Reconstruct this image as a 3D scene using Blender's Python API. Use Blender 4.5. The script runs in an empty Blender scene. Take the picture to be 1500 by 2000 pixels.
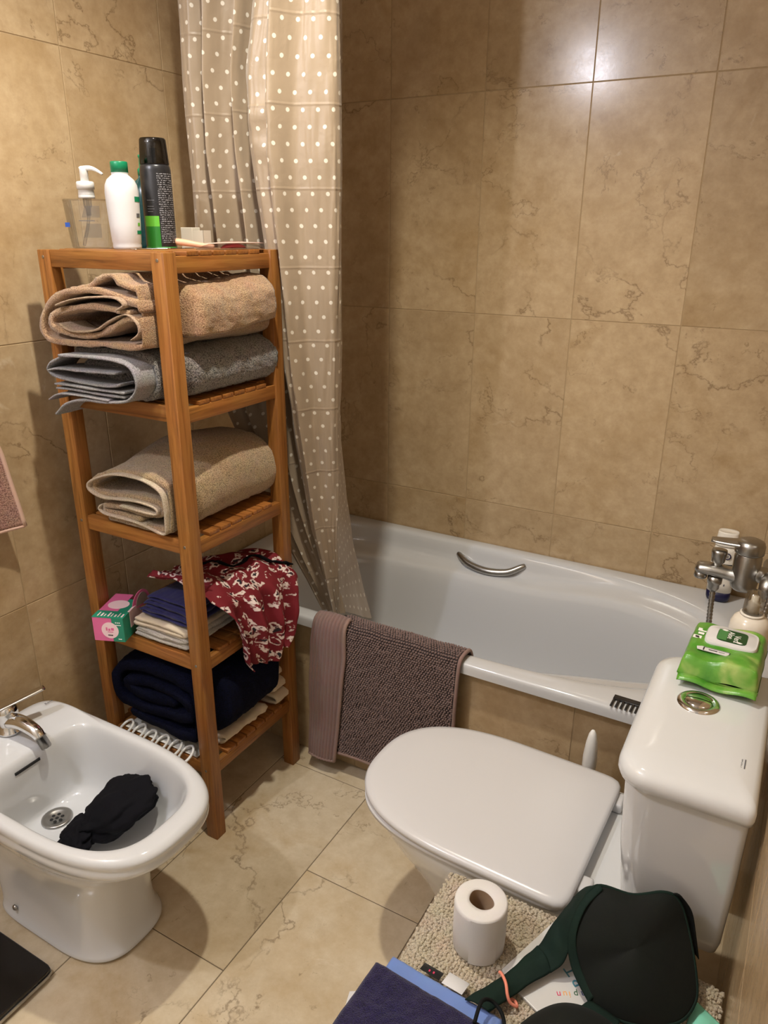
import bpy, bmesh, math, random
from mathutils import Vector, Matrix, noise
random.seed(7)
S = bpy.context.scene
COL = S.collection

# ---------------------------------------------------------------- camera
def cam_basis(pitch, yaw, roll):
    f = Vector((-math.sin(yaw)*math.cos(pitch), math.cos(yaw)*math.cos(pitch), -math.sin(pitch)))
    r = Vector((math.cos(yaw), math.sin(yaw), 0)); u = r.cross(f)
    return (r*math.cos(roll)+u*math.sin(roll), u*math.cos(roll)-r*math.sin(roll), f)
cr, cu, cf = cam_basis(.3610, .5121, .0067)
cd = bpy.data.cameras.new('camera'); co = bpy.data.objects.new('camera', cd); COL.objects.link(co)
cd.sensor_fit = 'VERTICAL'; cd.sensor_height = 36; cd.lens = 1457.03/2000*36; cd.clip_start = .01
m = Matrix((cr, cu, -cf)).transposed().to_4x4(); m.translation = (1.5339, -2.2213, 1.4606)
co.matrix_world = m
S.camera = co

# ---------------------------------------------------------------- world, view
w = bpy.data.worlds.new('world'); S.world = w; w.use_nodes = True
w.node_tree.nodes['Background'].inputs[0].default_value = (1, .90, .76, 1)
w.node_tree.nodes['Background'].inputs[1].default_value = 0.4
S.view_settings.view_transform = 'Standard'; S.view_settings.look = 'None'
S.view_settings.exposure = 0.0; S.view_settings.gamma = 1; S.view_settings.use_curve_mapping = False
LAMPS = [('vanity', (.264, -2.30, 2.27), 33, .03, (.98, 1.0, 1.13)),
         ('ceiling', (.76, -1.24, 2.42), 82, .03, (1, .935, .81))]

# ---------------------------------------------------------------- materials
MATS = {}
def nt(name):
    mt = bpy.data.materials.new(name); mt.use_nodes = True
    MATS[name] = mt
    return mt, mt.node_tree.nodes, mt.node_tree.links, mt.node_tree.nodes['Principled BSDF']
def setin(b, **k):
    for n, v in k.items():
        n = n.replace('_', ' ')
        if n in b.inputs:
            b.inputs[n].default_value = v
def srgb(r, g, b):
    def c(v):
        v /= 255
        return v/12.92 if v <= .04045 else ((v+.055)/1.055)**2.4
    return (c(r), c(g), c(b), 1)
def plain(name, col, rough=.5, metal=0, **k):
    mt, N, L, b = nt(name)
    b.inputs['Base Color'].default_value = col
    b.inputs['Roughness'].default_value = rough; b.inputs['Metallic'].default_value = metal
    setin(b, **k)
    return mt
def node(N, t, **k):
    n = N.new(t)
    for a, v in k.items(): setattr(n, a, v)
    return n
def ramp(N, stops, interp='LINEAR'):
    r = N.new('ShaderNodeValToRGB'); r.color_ramp.interpolation = interp
    e = r.color_ramp.elements
    while len(e) < len(stops): e.new(.5)
    for x, (p, c) in zip(e, stops): x.position = p; x.color = c
    return r
def noisen(N, L, vec, scale, detail=4, rough=.55, dist=0):
    n = N.new('ShaderNodeTexNoise'); n.inputs['Scale'].default_value = scale
    n.inputs['Detail'].default_value = detail; n.inputs['Roughness'].default_value = rough
    n.inputs['Distortion'].default_value = dist
    if vec: L.new(vec, n.inputs['Vector'])
    return n
def mixc(N, L, fac, a, b, mode='MIX'):
    mx = N.new('ShaderNodeMix'); mx.data_type = 'RGBA'; mx.blend_type = mode
    for i, v in ((0, fac), (6, a), (7, b)):
        if hasattr(v, 'is_linked') or hasattr(v, 'links'): L.new(v, mx.inputs[i])
        else: mx.inputs[i].default_value = v
    return mx.outputs[2]
def rndvec(N, L, k=37):
    tc = N.new('ShaderNodeTexCoord'); oi = N.new('ShaderNodeObjectInfo')
    mu = N.new('ShaderNodeVectorMath'); mu.operation = 'SCALE'; mu.inputs[0].default_value = (1, 1.7, -1.3)
    ml = N.new('ShaderNodeMath'); ml.operation = 'MULTIPLY'; ml.inputs[1].default_value = k
    L.new(oi.outputs['Random'], ml.inputs[0]); L.new(ml.outputs[0], mu.inputs['Scale'])
    ad = N.new('ShaderNodeVectorMath'); L.new(tc.outputs['Object'], ad.inputs[0]); L.new(mu.outputs[0], ad.inputs[1])
    return ad.outputs[0], oi.outputs['Random']
def bump(N, L, b, height, strength=.3, dist=.002):
    bp = N.new('ShaderNodeBump'); bp.inputs['Strength'].default_value = strength; bp.inputs['Distance'].default_value = dist
    L.new(height, bp.inputs['Height']); L.new(bp.outputs[0], b.inputs['Normal'])
def marble(name, c0, c1, c2, vein, rough):
    mt, N, L, b = nt(name)
    v, rnd = rndvec(N, L)
    n1 = noisen(N, L, v, 3.2, 5, .6, .6)
    r1 = ramp(N, [(.30, c0), (.52, c1), (.75, c2)]); L.new(n1.outputs[0], r1.inputs[0])
    # cloudy grain
    n2 = noisen(N, L, v, 28, 6, .7)
    c = mixc(N, L, .55, r1.outputs[0], n2.outputs[0], 'SOFT_LIGHT')
    # distorted coordinates for the crack veins
    nd = noisen(N, L, v, 4.5, 5, .65)
    vm = N.new('ShaderNodeVectorMath'); vm.operation = 'SCALE'; vm.inputs['Scale'].default_value = .42
    L.new(nd.outputs[1], vm.inputs[0])
    va = N.new('ShaderNodeVectorMath'); L.new(v, va.inputs[0]); L.new(vm.outputs[0], va.inputs[1])
    def scaled(o, k):
        q = N.new('ShaderNodeMath'); q.operation = 'MULTIPLY'; q.inputs[1].default_value = k; L.new(o, q.inputs[0]); return q.outputs[0]
    def iso(scale, w0, mlo, mhi, mscale, seed, detail=7, rg=.62):
        of = N.new('ShaderNodeVectorMath'); of.inputs[1].default_value = (seed, seed*1.3, seed*.7); L.new(v, of.inputs[0])
        n_ = noisen(N, L, of.outputs[0], scale, detail, rg, .25)
        su = N.new('ShaderNodeMath'); su.operation = 'SUBTRACT'; su.inputs[1].default_value = .5; L.new(n_.outputs[0], su.inputs[0])
        ab = N.new('ShaderNodeMath'); ab.operation = 'ABSOLUTE'; L.new(su.outputs[0], ab.inputs[0])
        rr = ramp(N, [(0, (1, 1, 1, 1)), (w0, (0, 0, 0, 1))]); L.new(ab.outputs[0], rr.inputs[0])
        nm = noisen(N, L, of.outputs[0], mscale, 3, .6)
        rm = ramp(N, [(mlo, (0, 0, 0, 1)), (mhi, (1, 1, 1, 1))]); L.new(nm.outputs[0], rm.inputs[0])
        mm = N.new('ShaderNodeMath'); mm.operation = 'MULTIPLY'; L.new(rr.outputs[0], mm.inputs[0]); L.new(rm.outputs[0], mm.inputs[1])
        return mm.outputs[0]
    c = mixc(N, L, scaled(iso(1.7, .05, .44, .60, 2.5, 3.1), .32), c, c2)
    c = mixc(N, L, scaled(iso(1.5, .0050, .47, .58, 3.0, 7.7, 9, .58), .62), c, vein)
    c = mixc(N, L, scaled(iso(3.0, .0050, .53, .62, 4.0, 12.4, 8, .6), .52), c, vein)
    # short dark scratches lying in one direction
    st = N.new('ShaderNodeMapping'); st.inputs['Scale'].default_value = (9, 40, 40); st.inputs['Rotation'].default_value = (0, 0, .25); L.new(va.outputs[0], st.inputs[0])
    n6 = noisen(N, L, st.outputs[0], 1, 4, .6); r6 = ramp(N, [(.62, (0, 0, 0, 1)), (.69, (1, 1, 1, 1))]); L.new(n6.outputs[0], r6.inputs[0])
    n7 = noisen(N, L, v, 5, 2, .5); r7 = ramp(N, [(.52, (0, 0, 0, 1)), (.64, (1, 1, 1, 1))]); L.new(n7.outputs[0], r7.inputs[0])
    m7 = N.new('ShaderNodeMath'); m7.operation = 'MULTIPLY'; L.new(r6.outputs[0], m7.inputs[0]); L.new(r7.outputs[0], m7.inputs[1])
    c = mixc(N, L, scaled(m7.outputs[0], .42), c, vein)
    # pale flecks
    n5 = noisen(N, L, v, 7.3, 6, .7, 1.2); r5 = ramp(N, [(.66, (0, 0, 0, 1)), (.78, (1, 1, 1, 1))]); L.new(n5.outputs[0], r5.inputs[0])
    c = mixc(N, L, scaled(r5.outputs[0], .35), c, (.82, .74, .60, 1))
    # each tile a touch lighter or darker
    hs = N.new('ShaderNodeHueSaturation'); mr = N.new('ShaderNodeMapRange')
    mr.inputs['To Min'].default_value = .93; mr.inputs['To Max'].default_value = 1.06
    L.new(rnd, mr.inputs['Value']); L.new(mr.outputs[0], hs.inputs['Value']); L.new(c, hs.inputs['Color'])
    L.new(hs.outputs[0], b.inputs['Base Color'])
    rr = N.new('ShaderNodeMapRange'); rr.inputs['To Min'].default_value = rough*.75; rr.inputs['To Max'].default_value = rough*1.5
    L.new(n2.outputs[0], rr.inputs['Value']); L.new(rr.outputs[0], b.inputs['Roughness'])
    setin(b, Specular_IOR_Level=.34); bump(N, L, b, n2.outputs[0], .10, .001)
    return mt
marble('wall_marble', srgb(172, 147, 112), srgb(186, 162, 127), srgb(164, 136, 96), srgb(104, 80, 52), .17)
marble('floor_marble', srgb(188, 170, 140), srgb(208, 192, 164), srgb(184, 158, 116), srgb(100, 78, 54), .16)
plain('grout', srgb(168, 145, 110), .8)
plain('floor_grout', srgb(112, 98, 78), .8)
plain('ceiling_paint', srgb(240, 236, 228), .8)
plain('ceramic', (.64, .65, .655, 1), .07, Coat_Weight=.5, Coat_Roughness=.03)
plain('seat_plastic', (.60, .595, .60, 1), .22)
plain('acrylic', (.58, .59, .60, 1), .1, Coat_Weight=.4, Coat_Roughness=.04)
plain('chrome', (.72, .72, .72, 1), .09, 1)
plain('worn_chrome', (.40, .39, .37, 1), .3, 1)
plain('black_plastic', (.012, .012, .013, 1), .35)
plain('dark_hole', (.01, .01, .01, 1), .8)
plain('black_glass', (.006, .005, .005, 1), .06)
plain('white_plastic', (.80, .79, .76, 1), .3)
plain('rubber', (.06, .06, .06, 1), .7)
def wood(name, ca, cb, cc):
    mt, N, L, b = nt(name)
    tc = N.new('ShaderNodeTexCoord'); oi = N.new('ShaderNodeObjectInfo')
    # grain runs along the longest axis, stored as an attribute-free trick: separate materials per axis
    mp = N.new('ShaderNodeMapping'); mp.inputs['Scale'].default_value = {'x': (2.2, 48, 48), 'y': (48, 2.2, 48), 'z': (48, 48, 2.2)}[name[-1]]
    ml = N.new('ShaderNodeMath'); ml.operation = 'MULTIPLY'; ml.inputs[1].default_value = 53
    L.new(oi.outputs['Random'], ml.inputs[0]); L.new(tc.outputs['Object'], mp.inputs['Vector'])
    cx = N.new('ShaderNodeCombineXYZ'); [L.new(ml.outputs[0], cx.inputs[i]) for i in range(3)]
    ad = N.new('ShaderNodeVectorMath'); L.new(mp.outputs[0], ad.inputs[0]); L.new(cx.outputs[0], ad.inputs[1])
    n = noisen(N, L, ad.outputs[0], 2.2, 7, .62, .8)
    r = ramp(N, [(.25, ca), (.5, cb), (.78, cc)]); L.new(n.outputs[0], r.inputs[0])
    n2 = noisen(N, L, tc.outputs['Object'], 9, 3, .5)
    c = mixc(N, L, .18, r.outputs[0], n2.outputs[1], 'SOFT_LIGHT')
    hs = N.new('ShaderNodeHueSaturation'); mr = N.new('ShaderNodeMapRange')
    mr.inputs['To Min'].default_value = .82; mr.inputs['To Max'].default_value = 1.12
    L.new(oi.outputs['Random'], mr.inputs['Value']); L.new(mr.outputs[0], hs.inputs['Value']); L.new(c, hs.inputs['Color'])
    L.new(hs.outputs[0], b.inputs['Base Color']); b.inputs['Roughness'].default_value = .42
    bump(N, L, b, n.outputs[0], .15, .001)
    return mt
for ax in 'xyz': wood('wood_'+ax, srgb(96, 56, 20), srgb(148, 95, 42), srgb(174, 122, 62))
def terry(name, col, col2=None, scale=900, strength=.9, sheen=.35):
    mt, N, L, b = nt(name)
    tc = N.new('ShaderNodeTexCoord')
    n = noisen(N, L, tc.outputs['Object'], scale, 2, .6); n2 = noisen(N, L, tc.outputs['Object'], 30, 4, .6)
    c2 = col2 or tuple(x*.62 for x in col[:3])+(1,)
    r = ramp(N, [(.36, c2), (.58, col)]); L.new(n.outputs[0], r.inputs[0])
    c = mixc(N, L, .2, r.outputs[0], n2.outputs[1], 'SOFT_LIGHT')
    L.new(c, b.inputs['Base Color']); b.inputs['Roughness'].default_value = .95
    setin(b, Sheen_Weight=sheen, Sheen_Roughness=.5, Specular_IOR_Level=.12)
    bump(N, L, b, n.outputs[0], strength, .003)
    return mt
def weave(name, col, rough=.85, scale=1500, sheen=.15):
    mt, N, L, b = nt(name)
    tc = N.new('ShaderNodeTexCoord'); n = noisen(N, L, tc.outputs['Object'], scale, 1, .5)
    n2 = noisen(N, L, tc.outputs['Object'], 25, 4, .6)
    c = mixc(N, L, .15, col, n2.outputs[1], 'SOFT_LIGHT')
    L.new(c, b.inputs['Base Color']); b.inputs['Roughness'].default_value = rough
    setin(b, Sheen_Weight=sheen, Specular_IOR_Level=.15); bump(N, L, b, n.outputs[0], .25, .001)
    return mt

# ---------------------------------------------------------------- geometry helpers
def link(o): COL.objects.link(o); return o
def thing(name, label, cat, loc=(0, 0, 0), group=None):
    o = link(bpy.data.objects.new(name, None)); o.location = loc; o.empty_display_size = .05
    return tag(o, label, cat, group)
def tag(o, label=None, cat=None, group=None, kind=None):
    if label: o['label'] = label
    if cat: o['category'] = cat
    if group: o['group'] = group
    if kind: o['kind'] = kind
    return o
def wloc(o):
    v = Vector((0, 0, 0))
    while o: v += o.location; o = o.parent
    return v
def mesh(name, VF, mat, parent=None, smooth=True, sub=0, origin=None, bev=0, solid=0, auto=None):
    """VF in world coordinates; one mesh object"""
    V, F = VF
    base = wloc(parent) if parent else Vector(origin if origin is not None else (0, 0, 0))
    if origin is not None and parent: base = Vector(origin)
    me = bpy.data.meshes.new(name)
    me.from_pydata([tuple(Vector(v)-base) for v in V], [], F); me.validate()
    bm = bmesh.new(); bm.from_mesh(me); bmesh.ops.recalc_face_normals(bm, faces=bm.faces); bm.to_mesh(me); bm.free()
    me.polygons.foreach_set('use_smooth', [smooth]*len(me.polygons))
    o = link(bpy.data.objects.new(name, me))
    me.materials.append(MATS[mat] if isinstance(mat, str) else mat)
    if parent:
        o.parent = parent; o.location = base-wloc(parent)
    else: o.location = base
    if solid: md = o.modifiers.new('thick', 'SOLIDIFY'); md.thickness = solid; md.offset = 0
    if bev: md = o.modifiers.new('bevel', 'BEVEL'); md.width = bev; md.segments = 3; md.limit_method = 'ANGLE'
    if sub: md = o.modifiers.new('sub', 'SUBSURF'); md.levels = sub; md.render_levels = sub
    if auto and smooth:
        try: me.set_sharp_from_angle(angle=math.radians(auto))
        except Exception: pass
    return o
def join(*vfs):
    V, F = [], []
    for v, f in vfs:
        n = len(V); V += list(v); F += [tuple(i+n for i in q) for q in f]
    return V, F
def xf(vf, M): return [M @ Vector(v) for v in vf[0]], vf[1]
def move(vf, d): d = Vector(d); return [Vector(v)+d for v in vf[0]], vf[1]
def rotz(vf, a, c=(0, 0, 0)):
    c = Vector(c); R = Matrix.Rotation(a, 3, 'Z'); return [R @ (Vector(v)-c)+c for v in vf[0]], vf[1]
def rot(vf, a, ax, c=(0, 0, 0)):
    c = Vector(c); R = Matrix.Rotation(a, 3, ax); return [R @ (Vector(v)-c)+c for v in vf[0]], vf[1]
def box(x0, x1, y0, y1, z0, z1, r=0, seg=2):
    bm = bmesh.new(); bmesh.ops.create_cube(bm, size=1)
    for v in bm.verts:
        v.co = ((x0+x1)/2+v.co.x*(x1-x0), (y0+y1)/2+v.co.y*(y1-y0), (z0+z1)/2+v.co.z*(z1-z0))
    if r: bmesh.ops.bevel(bm, geom=list(bm.edges)+list(bm.verts), offset=r, segments=seg, profile=.5, affect='EDGES')
    bm.verts.index_update()
    out = [v.co.copy() for v in bm.verts], [tuple(v.index for v in f.verts) for f in bm.faces]
    bm.free(); return out
def loft(rings, cap0=True, cap1=True, closed=True):
    n = len(rings[0]); V = [p for r in rings for p in r]; F = []
    for i in range(len(rings)-1):
        for j in range(n if closed else n-1):
            k = (j+1) % n
            F.append((i*n+j, i*n+k, (i+1)*n+k, (i+1)*n+j))
    def cap(i, rev):
        c = Vector((0, 0, 0))
        for p in rings[i]: c += Vector(p)
        V.append(c/n); q = len(V)-1
        for j in range(n):
            k = (j+1) % n; F.append((i*n+j, i*n+k, q) if not rev else (i*n+k, i*n+j, q))
    if closed and cap0: cap(0, True)
    if closed and cap1: cap(len(rings)-1, False)
    return V, F
def lathe(prof, c=(0, 0, 0), seg=40, cap0=True, cap1=True):
    rings = [[Vector((c[0]+r*math.cos(2*math.pi*j/seg), c[1]+r*math.sin(2*math.pi*j/seg), c[2]+z)) for j in range(seg)] for r, z in prof]
    return loft(rings, cap0, cap1)
def tube(path, rad, seg=12, closed=False):
    P = [Vector(p) for p in path]; n = len(P); rings = []
    up = None
    for i in range(n):
        a = P[(i-1) % n] if closed or i > 0 else P[i]; b = P[(i+1) % n] if closed or i < n-1 else P[i]
        t = (b-a).normalized()
        if up is None: up = t.orthogonal().normalized()
        up = (up-t*up.dot(t)).normalized(); s = t.cross(up)
        r = rad[i] if isinstance(rad, (list, tuple)) else rad
        rings.append([P[i]+(up*math.cos(2*math.pi*j/seg)+s*math.sin(2*math.pi*j/seg))*r for j in range(seg)])
    if closed:
        rings.append(rings[0]); return loft(rings, False, False)
    return loft(rings)
def grid(fn, nu, nv):
    V = [Vector(fn(i/nu, j/nv)) for j in range(nv+1) for i in range(nu+1)]
    F = [(j*(nu+1)+i, j*(nu+1)+i+1, (j+1)*(nu+1)+i+1, (j+1)*(nu+1)+i) for j in range(nv) for i in range(nu)]
    return V, F
def catmull(P, n, closed=False):
    """resample a list of vectors to n points along a Catmull-Rom spline"""
    P = [Vector(p) for p in P]; out = []; m = len(P); segs = m if closed else m-1
    for k in range(n):
        t = k/(n if closed else n-1)*segs; i = min(int(t), segs-1); u = t-i
        g = (lambda q: P[q % m]) if closed else (lambda q: P[max(0, min(m-1, q))])
        p0, p1, p2, p3 = g(i-1), g(i), g(i+1), g(i+2)
        out.append(.5*((2*p1)+(p2-p0)*u+(2*p0-5*p1+4*p2-p3)*u*u+(3*p1-p0-3*p2+p3)*u**3))
    return out
def even(P, n):
    """points of a polyline at equal spacing"""
    P = [Vector(p) for p in P]; d = [0]
    for a, b in zip(P, P[1:]): d.append(d[-1]+(b-a).length)
    out = []; i = 0
    for k in range(n):
        s = d[-1]*k/(n-1)
        while i < len(P)-2 and d[i+1] < s: i += 1
        u = (s-d[i])/max(1e-9, d[i+1]-d[i]); out.append(P[i].lerp(P[i+1], min(1, max(0, u))))
    return out
def lerp(a, b, t): return a+(b-a)*t
def sstep(a, b, x):
    t = max(0, min(1, (x-a)/(b-a))); return t*t*(3-2*t)
def pl(x, pts):
    """piecewise linear"""
    if x <= pts[0][0]: return pts[0][1]
    for (a, u), (b, v) in zip(pts, pts[1:]):
        if x <= b: return u+(v-u)*(x-a)/(b-a)
    return pts[-1][1]
def nz(p, s=1, seed=0): return noise.noise(Vector(p)*s+Vector((seed*7.3, seed*3.1, seed*1.7)))
def text(name, body, size, mat, parent, M, ext=.0002, align='CENTER', space=1):
    cu_ = bpy.data.curves.new(name, 'FONT'); cu_.body = body; cu_.size = size; cu_.extrude = ext
    cu_.align_x = align; cu_.align_y = 'CENTER'; cu_.space_character = space; cu_.resolution_u = 3
    to = bpy.data.objects.new(name, cu_); COL.objects.link(to)
    me = bpy.data.meshes.new_from_object(to); bpy.data.objects.remove(to); bpy.data.curves.remove(cu_)
    o = link(bpy.data.objects.new(name, me)); me.materials.clear(); me.materials.append(MATS[mat])
    o.parent = parent; o.matrix_local = Matrix.Translation(-wloc(parent)) @ M
    return o
def frame(o, x, y):
    """4x4 matrix with the given origin, x axis and (approximate) y axis"""
    x = Vector(x).normalized(); z = x.cross(Vector(y)).normalized(); y = z.cross(x)
    M = Matrix((x, y, z)).transposed().to_4x4(); M.translation = o; return M

# ---------------------------------------------------------------- the room
TW, TH, G = .305, .61, .0022
def struct(name, vf, mat, label=None):
    o = mesh(name, vf, mat, smooth=False); tag(o, label, None, None, 'structure'); return o
def tile_mesh(cache, w, h, mat, depth=.006):
    k = (round(w, 4), round(h, 4), mat)
    if k not in cache:
        V, F = box(-w/2, w/2, -h/2, h/2, -depth, 0, .0008, 1)
        me = bpy.data.meshes.new('tile'); me.from_pydata([tuple(v) for v in V], [], F); me.materials.append(MATS[mat]); cache[k] = me
    return cache[k]
TC = {}
def tiles(parent, us, vs, M, mat, umax=None):
    """a field of tiles: us and vs are the joint positions on the surface, M maps (u, v, out) to the world"""
    for a, b in zip(us, us[1:]):
        for c_, d in (vs(a) if callable(vs) else list(zip(vs, vs[1:]))):
            o = link(bpy.data.objects.new('tile', tile_mesh(TC, b-a-G, d-c_-G, mat)))
            o.parent = parent
            o.matrix_local = M @ Matrix.Translation(((a+b)/2, (c_+d)/2, 0))
RH, RX, RY = 2.46, 1.6, -1.73          # ceiling height, right wall, where the right wall steps back
FX, FY = 2.35, -2.95
T = .0012                               # the tiles stand this proud of the grout
floor = struct('floor', box(-.1, FX+.1, FY-.1, .1, -.1, -T), 'floor_grout')
ceiling = struct('ceiling', box(-.1, FX+.1, FY-.1, .1, RH, RH+.1), 'ceiling_paint')
wall_back = struct('wall_back', box(-.1, RX+.1, T, .1, 0, RH), 'grout')
wall_left = struct('wall_left', box(-.1, -T, FY, T, 0, RH), 'grout')
wall_right = struct('wall_right', box(RX+T, RX+.12, RY, T, 0, RH), 'grout')
struct('wall_return', box(RX+.12, FX, RY, RY+.1, 0, RH), 'ceiling_paint')
struct('wall_right_entry', box(FX, FX+.1, FY, RY+.1, 0, RH), 'ceiling_paint')
struct('wall_front', join(box(-.1, 1.35, FY-.1, FY, 0, RH), box(2.20, FX+.1, FY-.1, FY, 0, RH), box(1.35, 2.20, FY-.1, FY, 2.05, RH)), 'ceiling_paint')   # unseen doorway behind the camera, added to let world light fill the shadows
ZV = [0, .61, 1.22, 1.83, RH]
I4 = Matrix.Identity(4)
tiles(wall_back, [0, .2994, .6044, .9094, 1.2144, 1.5194, RX], ZV, frame((0, 0, 0), (1, 0, 0), (0, 0, 1)), 'wall_marble')
tiles(wall_left, [FY]+[-.0278-k*TW for k in range(9, -1, -1)]+[0], ZV, frame((0, 0, 0), (0, 1, 0), (0, 0, 1)), 'wall_marble')
tiles(wall_right, [0, .2, .505, .81, 1.115, 1.42, -RY], ZV, frame((RX, 0, 0), (0, -1, 0), (0, 0, 1)), 'wall_marble')
def fcols(x):
    k = round((x-.3866)/TW); y0 = -1.4003+(k % 2)*TW
    ys = sorted({max(FY, min(-.70, y0+i*TH)) for i in range(-4, 3)})
    return list(zip(ys, ys[1:]))
tiles(floor, [0, .0816]+[.3866+k*TW for k in range(5)]+[1.9116, 2.2166, FX], fcols, I4, 'floor_marble')

# ---------------------------------------------------------------- lamps (above and behind the camera's view)
def lamp_light(parent, loc, watts, rad, col, spot=False):
    ld = bpy.data.lights.new('bulb_light', 'SPOT' if spot else 'POINT'); ld.energy = watts
    if spot: ld.spot_size = math.radians(140); ld.spot_blend = .8
    ld.shadow_soft_size = rad; ld.color = col
    o = link(bpy.data.objects.new('bulb_light', ld)); o.parent = parent; o.location = Vector(loc)-wloc(parent)
for nm, loc, wt, rad, col in LAMPS:
    x, y, z = loc
    if nm == 'ceiling':
        t = thing('ceiling_downlight', 'round chrome ceiling downlight over the middle of the room', 'lamp', (x, y, RH))
        mesh('ring', lathe([(.030, .0), (.030, -.006), (.045, -.006), (.047, 0)], (x, y, RH), 32, False, False), 'chrome', t)
    else:
        t = thing('wall_lamp', 'chrome lamp on a wall arm above the washbasin side', 'lamp', (0, y, z+.1))
        mesh('arm', tube([(0, y, z+.1), (x*.6, y, z+.12), (x, y, z+.1)], .008), 'chrome', t)
        mesh('shade', lathe([(.012, .11), (.03, .10), (.045, .06)], (x, y, z), 32, True, False), 'chrome', t)
    lamp_light(t, loc, wt, rad, col, nm == 'ceiling')

# ---------------------------------------------------------------- rings
NR = 128
def sring(cx, cy, a0, a1, b, n0, n1, z, N=NR, b1=None):
    """closed outline: a0/n0 shape the -x half, a1/n1 the +x half"""
    out = []
    for k in range(N):
        t = 2*math.pi*k/N; c_, s_ = math.cos(t), math.sin(t)
        a, n = (a1, n1) if c_ > 0 else (a0, n0)
        r = (abs(c_)**n+abs(s_)**n)**(-1/n)
        out.append(Vector((cx+a*c_*r, cy+(b if s_ > 0 or b1 is None else b1)*s_*r, z(cx+a*c_*r, cy+b*s_*r) if callable(z) else z)))
    return out

# ---------------------------------------------------------------- bathtub
tub = thing('bathtub', 'white enamelled bathtub with moulded armrests along the back wall', 'bathtub', (.8, -.3675, 0))
ZT = .467
def tubz(x, y): return lerp(.395, .44, sstep(.82, 1.25, x))
def tr(z, dx, dy, n0, n1, cx=.8): return sring(cx, -.371, .8-dx, .8-dx, .371-dy, n0, n1, z)
tcx, tcy = .79, -.371
rings = [tr(.412, 0, 0, 60, 60), tr(.437, .0, .0, 60, 60), tr(ZT-.008, 0, 0, 60, 60), tr(ZT-.002, .003, .003, 60, 60), tr(ZT, .009, .009, 60, 60),
         sring(tcx, tcy, .735, .71, .333, 7, 3.0, ZT+.001), sring(tcx, tcy, .722, .700, .322, 7, 2.9, ZT-.003), sring(tcx, tcy, .714, .690, .315, 7, 2.8, ZT-.018),
         sring(tcx, tcy, .706, .683, .307, 6, 3.0, lambda x, y: tubz(x, y)+.008), sring(tcx, tcy, .694, .676, .292, 6, 2.6, tubz),
         sring(tcx, tcy, .676, .666, .256, 4.5, 2.5, lambda x, y: tubz(x, y)-.004), sring(tcx, tcy, .668, .658, .240, 4.5, 2.5, lambda x, y: tubz(x, y)-.015),
         sring(tcx, tcy, .635, .635, .228, 4, 2.6, .30), sring(tcx, tcy, .585, .60, .215, 4, 2.8, .18), sring(tcx, tcy, .53, .565, .190, 4, 3, .10),
         sring(tcx, tcy, .46, .52, .150, 4, 3, .078), sring(tcx, tcy, .2, .25, .07, 3, 3, .072)]
mesh('tub_shell', loft([[Vector((p.x*.9975+.002, p.y-.002, p.z)) for p in r] for r in rings[1:]], False, True), 'acrylic', tub, sub=1)
def tub_handle(ys):
    y = lambda d: -.371+ys*(d+.012)
    P = [(.612, y(.302), .428), (.625, y(.292), .424), (.665, y(.272), .412), (.73, y(.262), .406), (.795, y(.272), .412), (.835, y(.292), .430), (.848, y(.302), .436)]
    P = catmull(P, 30)
    h = mesh('grab_handle', tube(P, [.0088+.0035*math.sin(math.pi*min(1, i/29)) for i in range(30)], 14), 'worn_chrome', tub)
    h['label'] = 'curved chrome grab handle'
tub_handle(1); tub_handle(-1)
mesh('drain', lathe([(.0, .012), (.028, .012), (.033, .008), (.033, .0)], (1.25, -.3675, .07), 24), 'chrome', tub)
apron = struct('wall_tub_apron', box(.001, RX-.001, -.716+T, -.703, 0, .436), 'grout', 'marble tiled front panel below the bathtub')
tiles(apron, [.0, .29, .595, .90, 1.205, 1.51, RX], [0, .436], frame((0, -.716, 0), (1, 0, 0), (0, 0, 1)), 'wall_marble')

# ---------------------------------------------------------------- toilet
TY = -1.07
toi = thing('toilet', 'white close-coupled toilet with its lid down, cistern against the wall', 'toilet', (1.2, TY, 0))
def trg(x0, x1, hw, n0, n1, z, cx=None):
    cx = cx if cx else lerp(x0, x1, .5); return sring(cx, TY, cx-x0, x1-cx, hw, n0, n1, z)
bowl = [trg(1.06, 1.50, .100, 3, 6, 0, 1.25), trg(1.06, 1.50, .102, 3, 6, .02, 1.25), trg(1.075, 1.50, .094, 3, 6, .05, 1.25), trg(1.035, 1.50, .100, 2.8, 6, .15, 1.25),
        trg(.985, 1.51, .124, 2.5, 6, .22, 1.22), trg(.928, 1.52, .156, 2.4, 6, .29, 1.2), trg(.900, 1.53, .174, 2.4, 7, .345, 1.18), trg(.893, 1.535, .178, 2.4, 7, .368, 1.17), trg(.899, 1.535, .175, 2.4, 7, .378, 1.17), trg(.93, 1.52, .15, 2.4, 7, .38, 1.17)]
mesh('bowl', loft(bowl), 'ceramic', toi, sub=1)
sr = [trg(.895, 1.345, .172, 2.5, 14, .382, 1.15), trg(.888, 1.347, .178, 2.9, 14, .385, 1.15), trg(.888, 1.347, .178, 2.9, 14, .393, 1.15), trg(.895, 1.345, .172, 2.5, 14, .396, 1.15)]
sk_ = lambda vf: move(rotz(vf, -.035, (1.34, TY, 0)), (0, -.015, 0))
mesh('seat_ring', sk_(loft(sr)), 'seat_plastic', toi)
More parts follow.
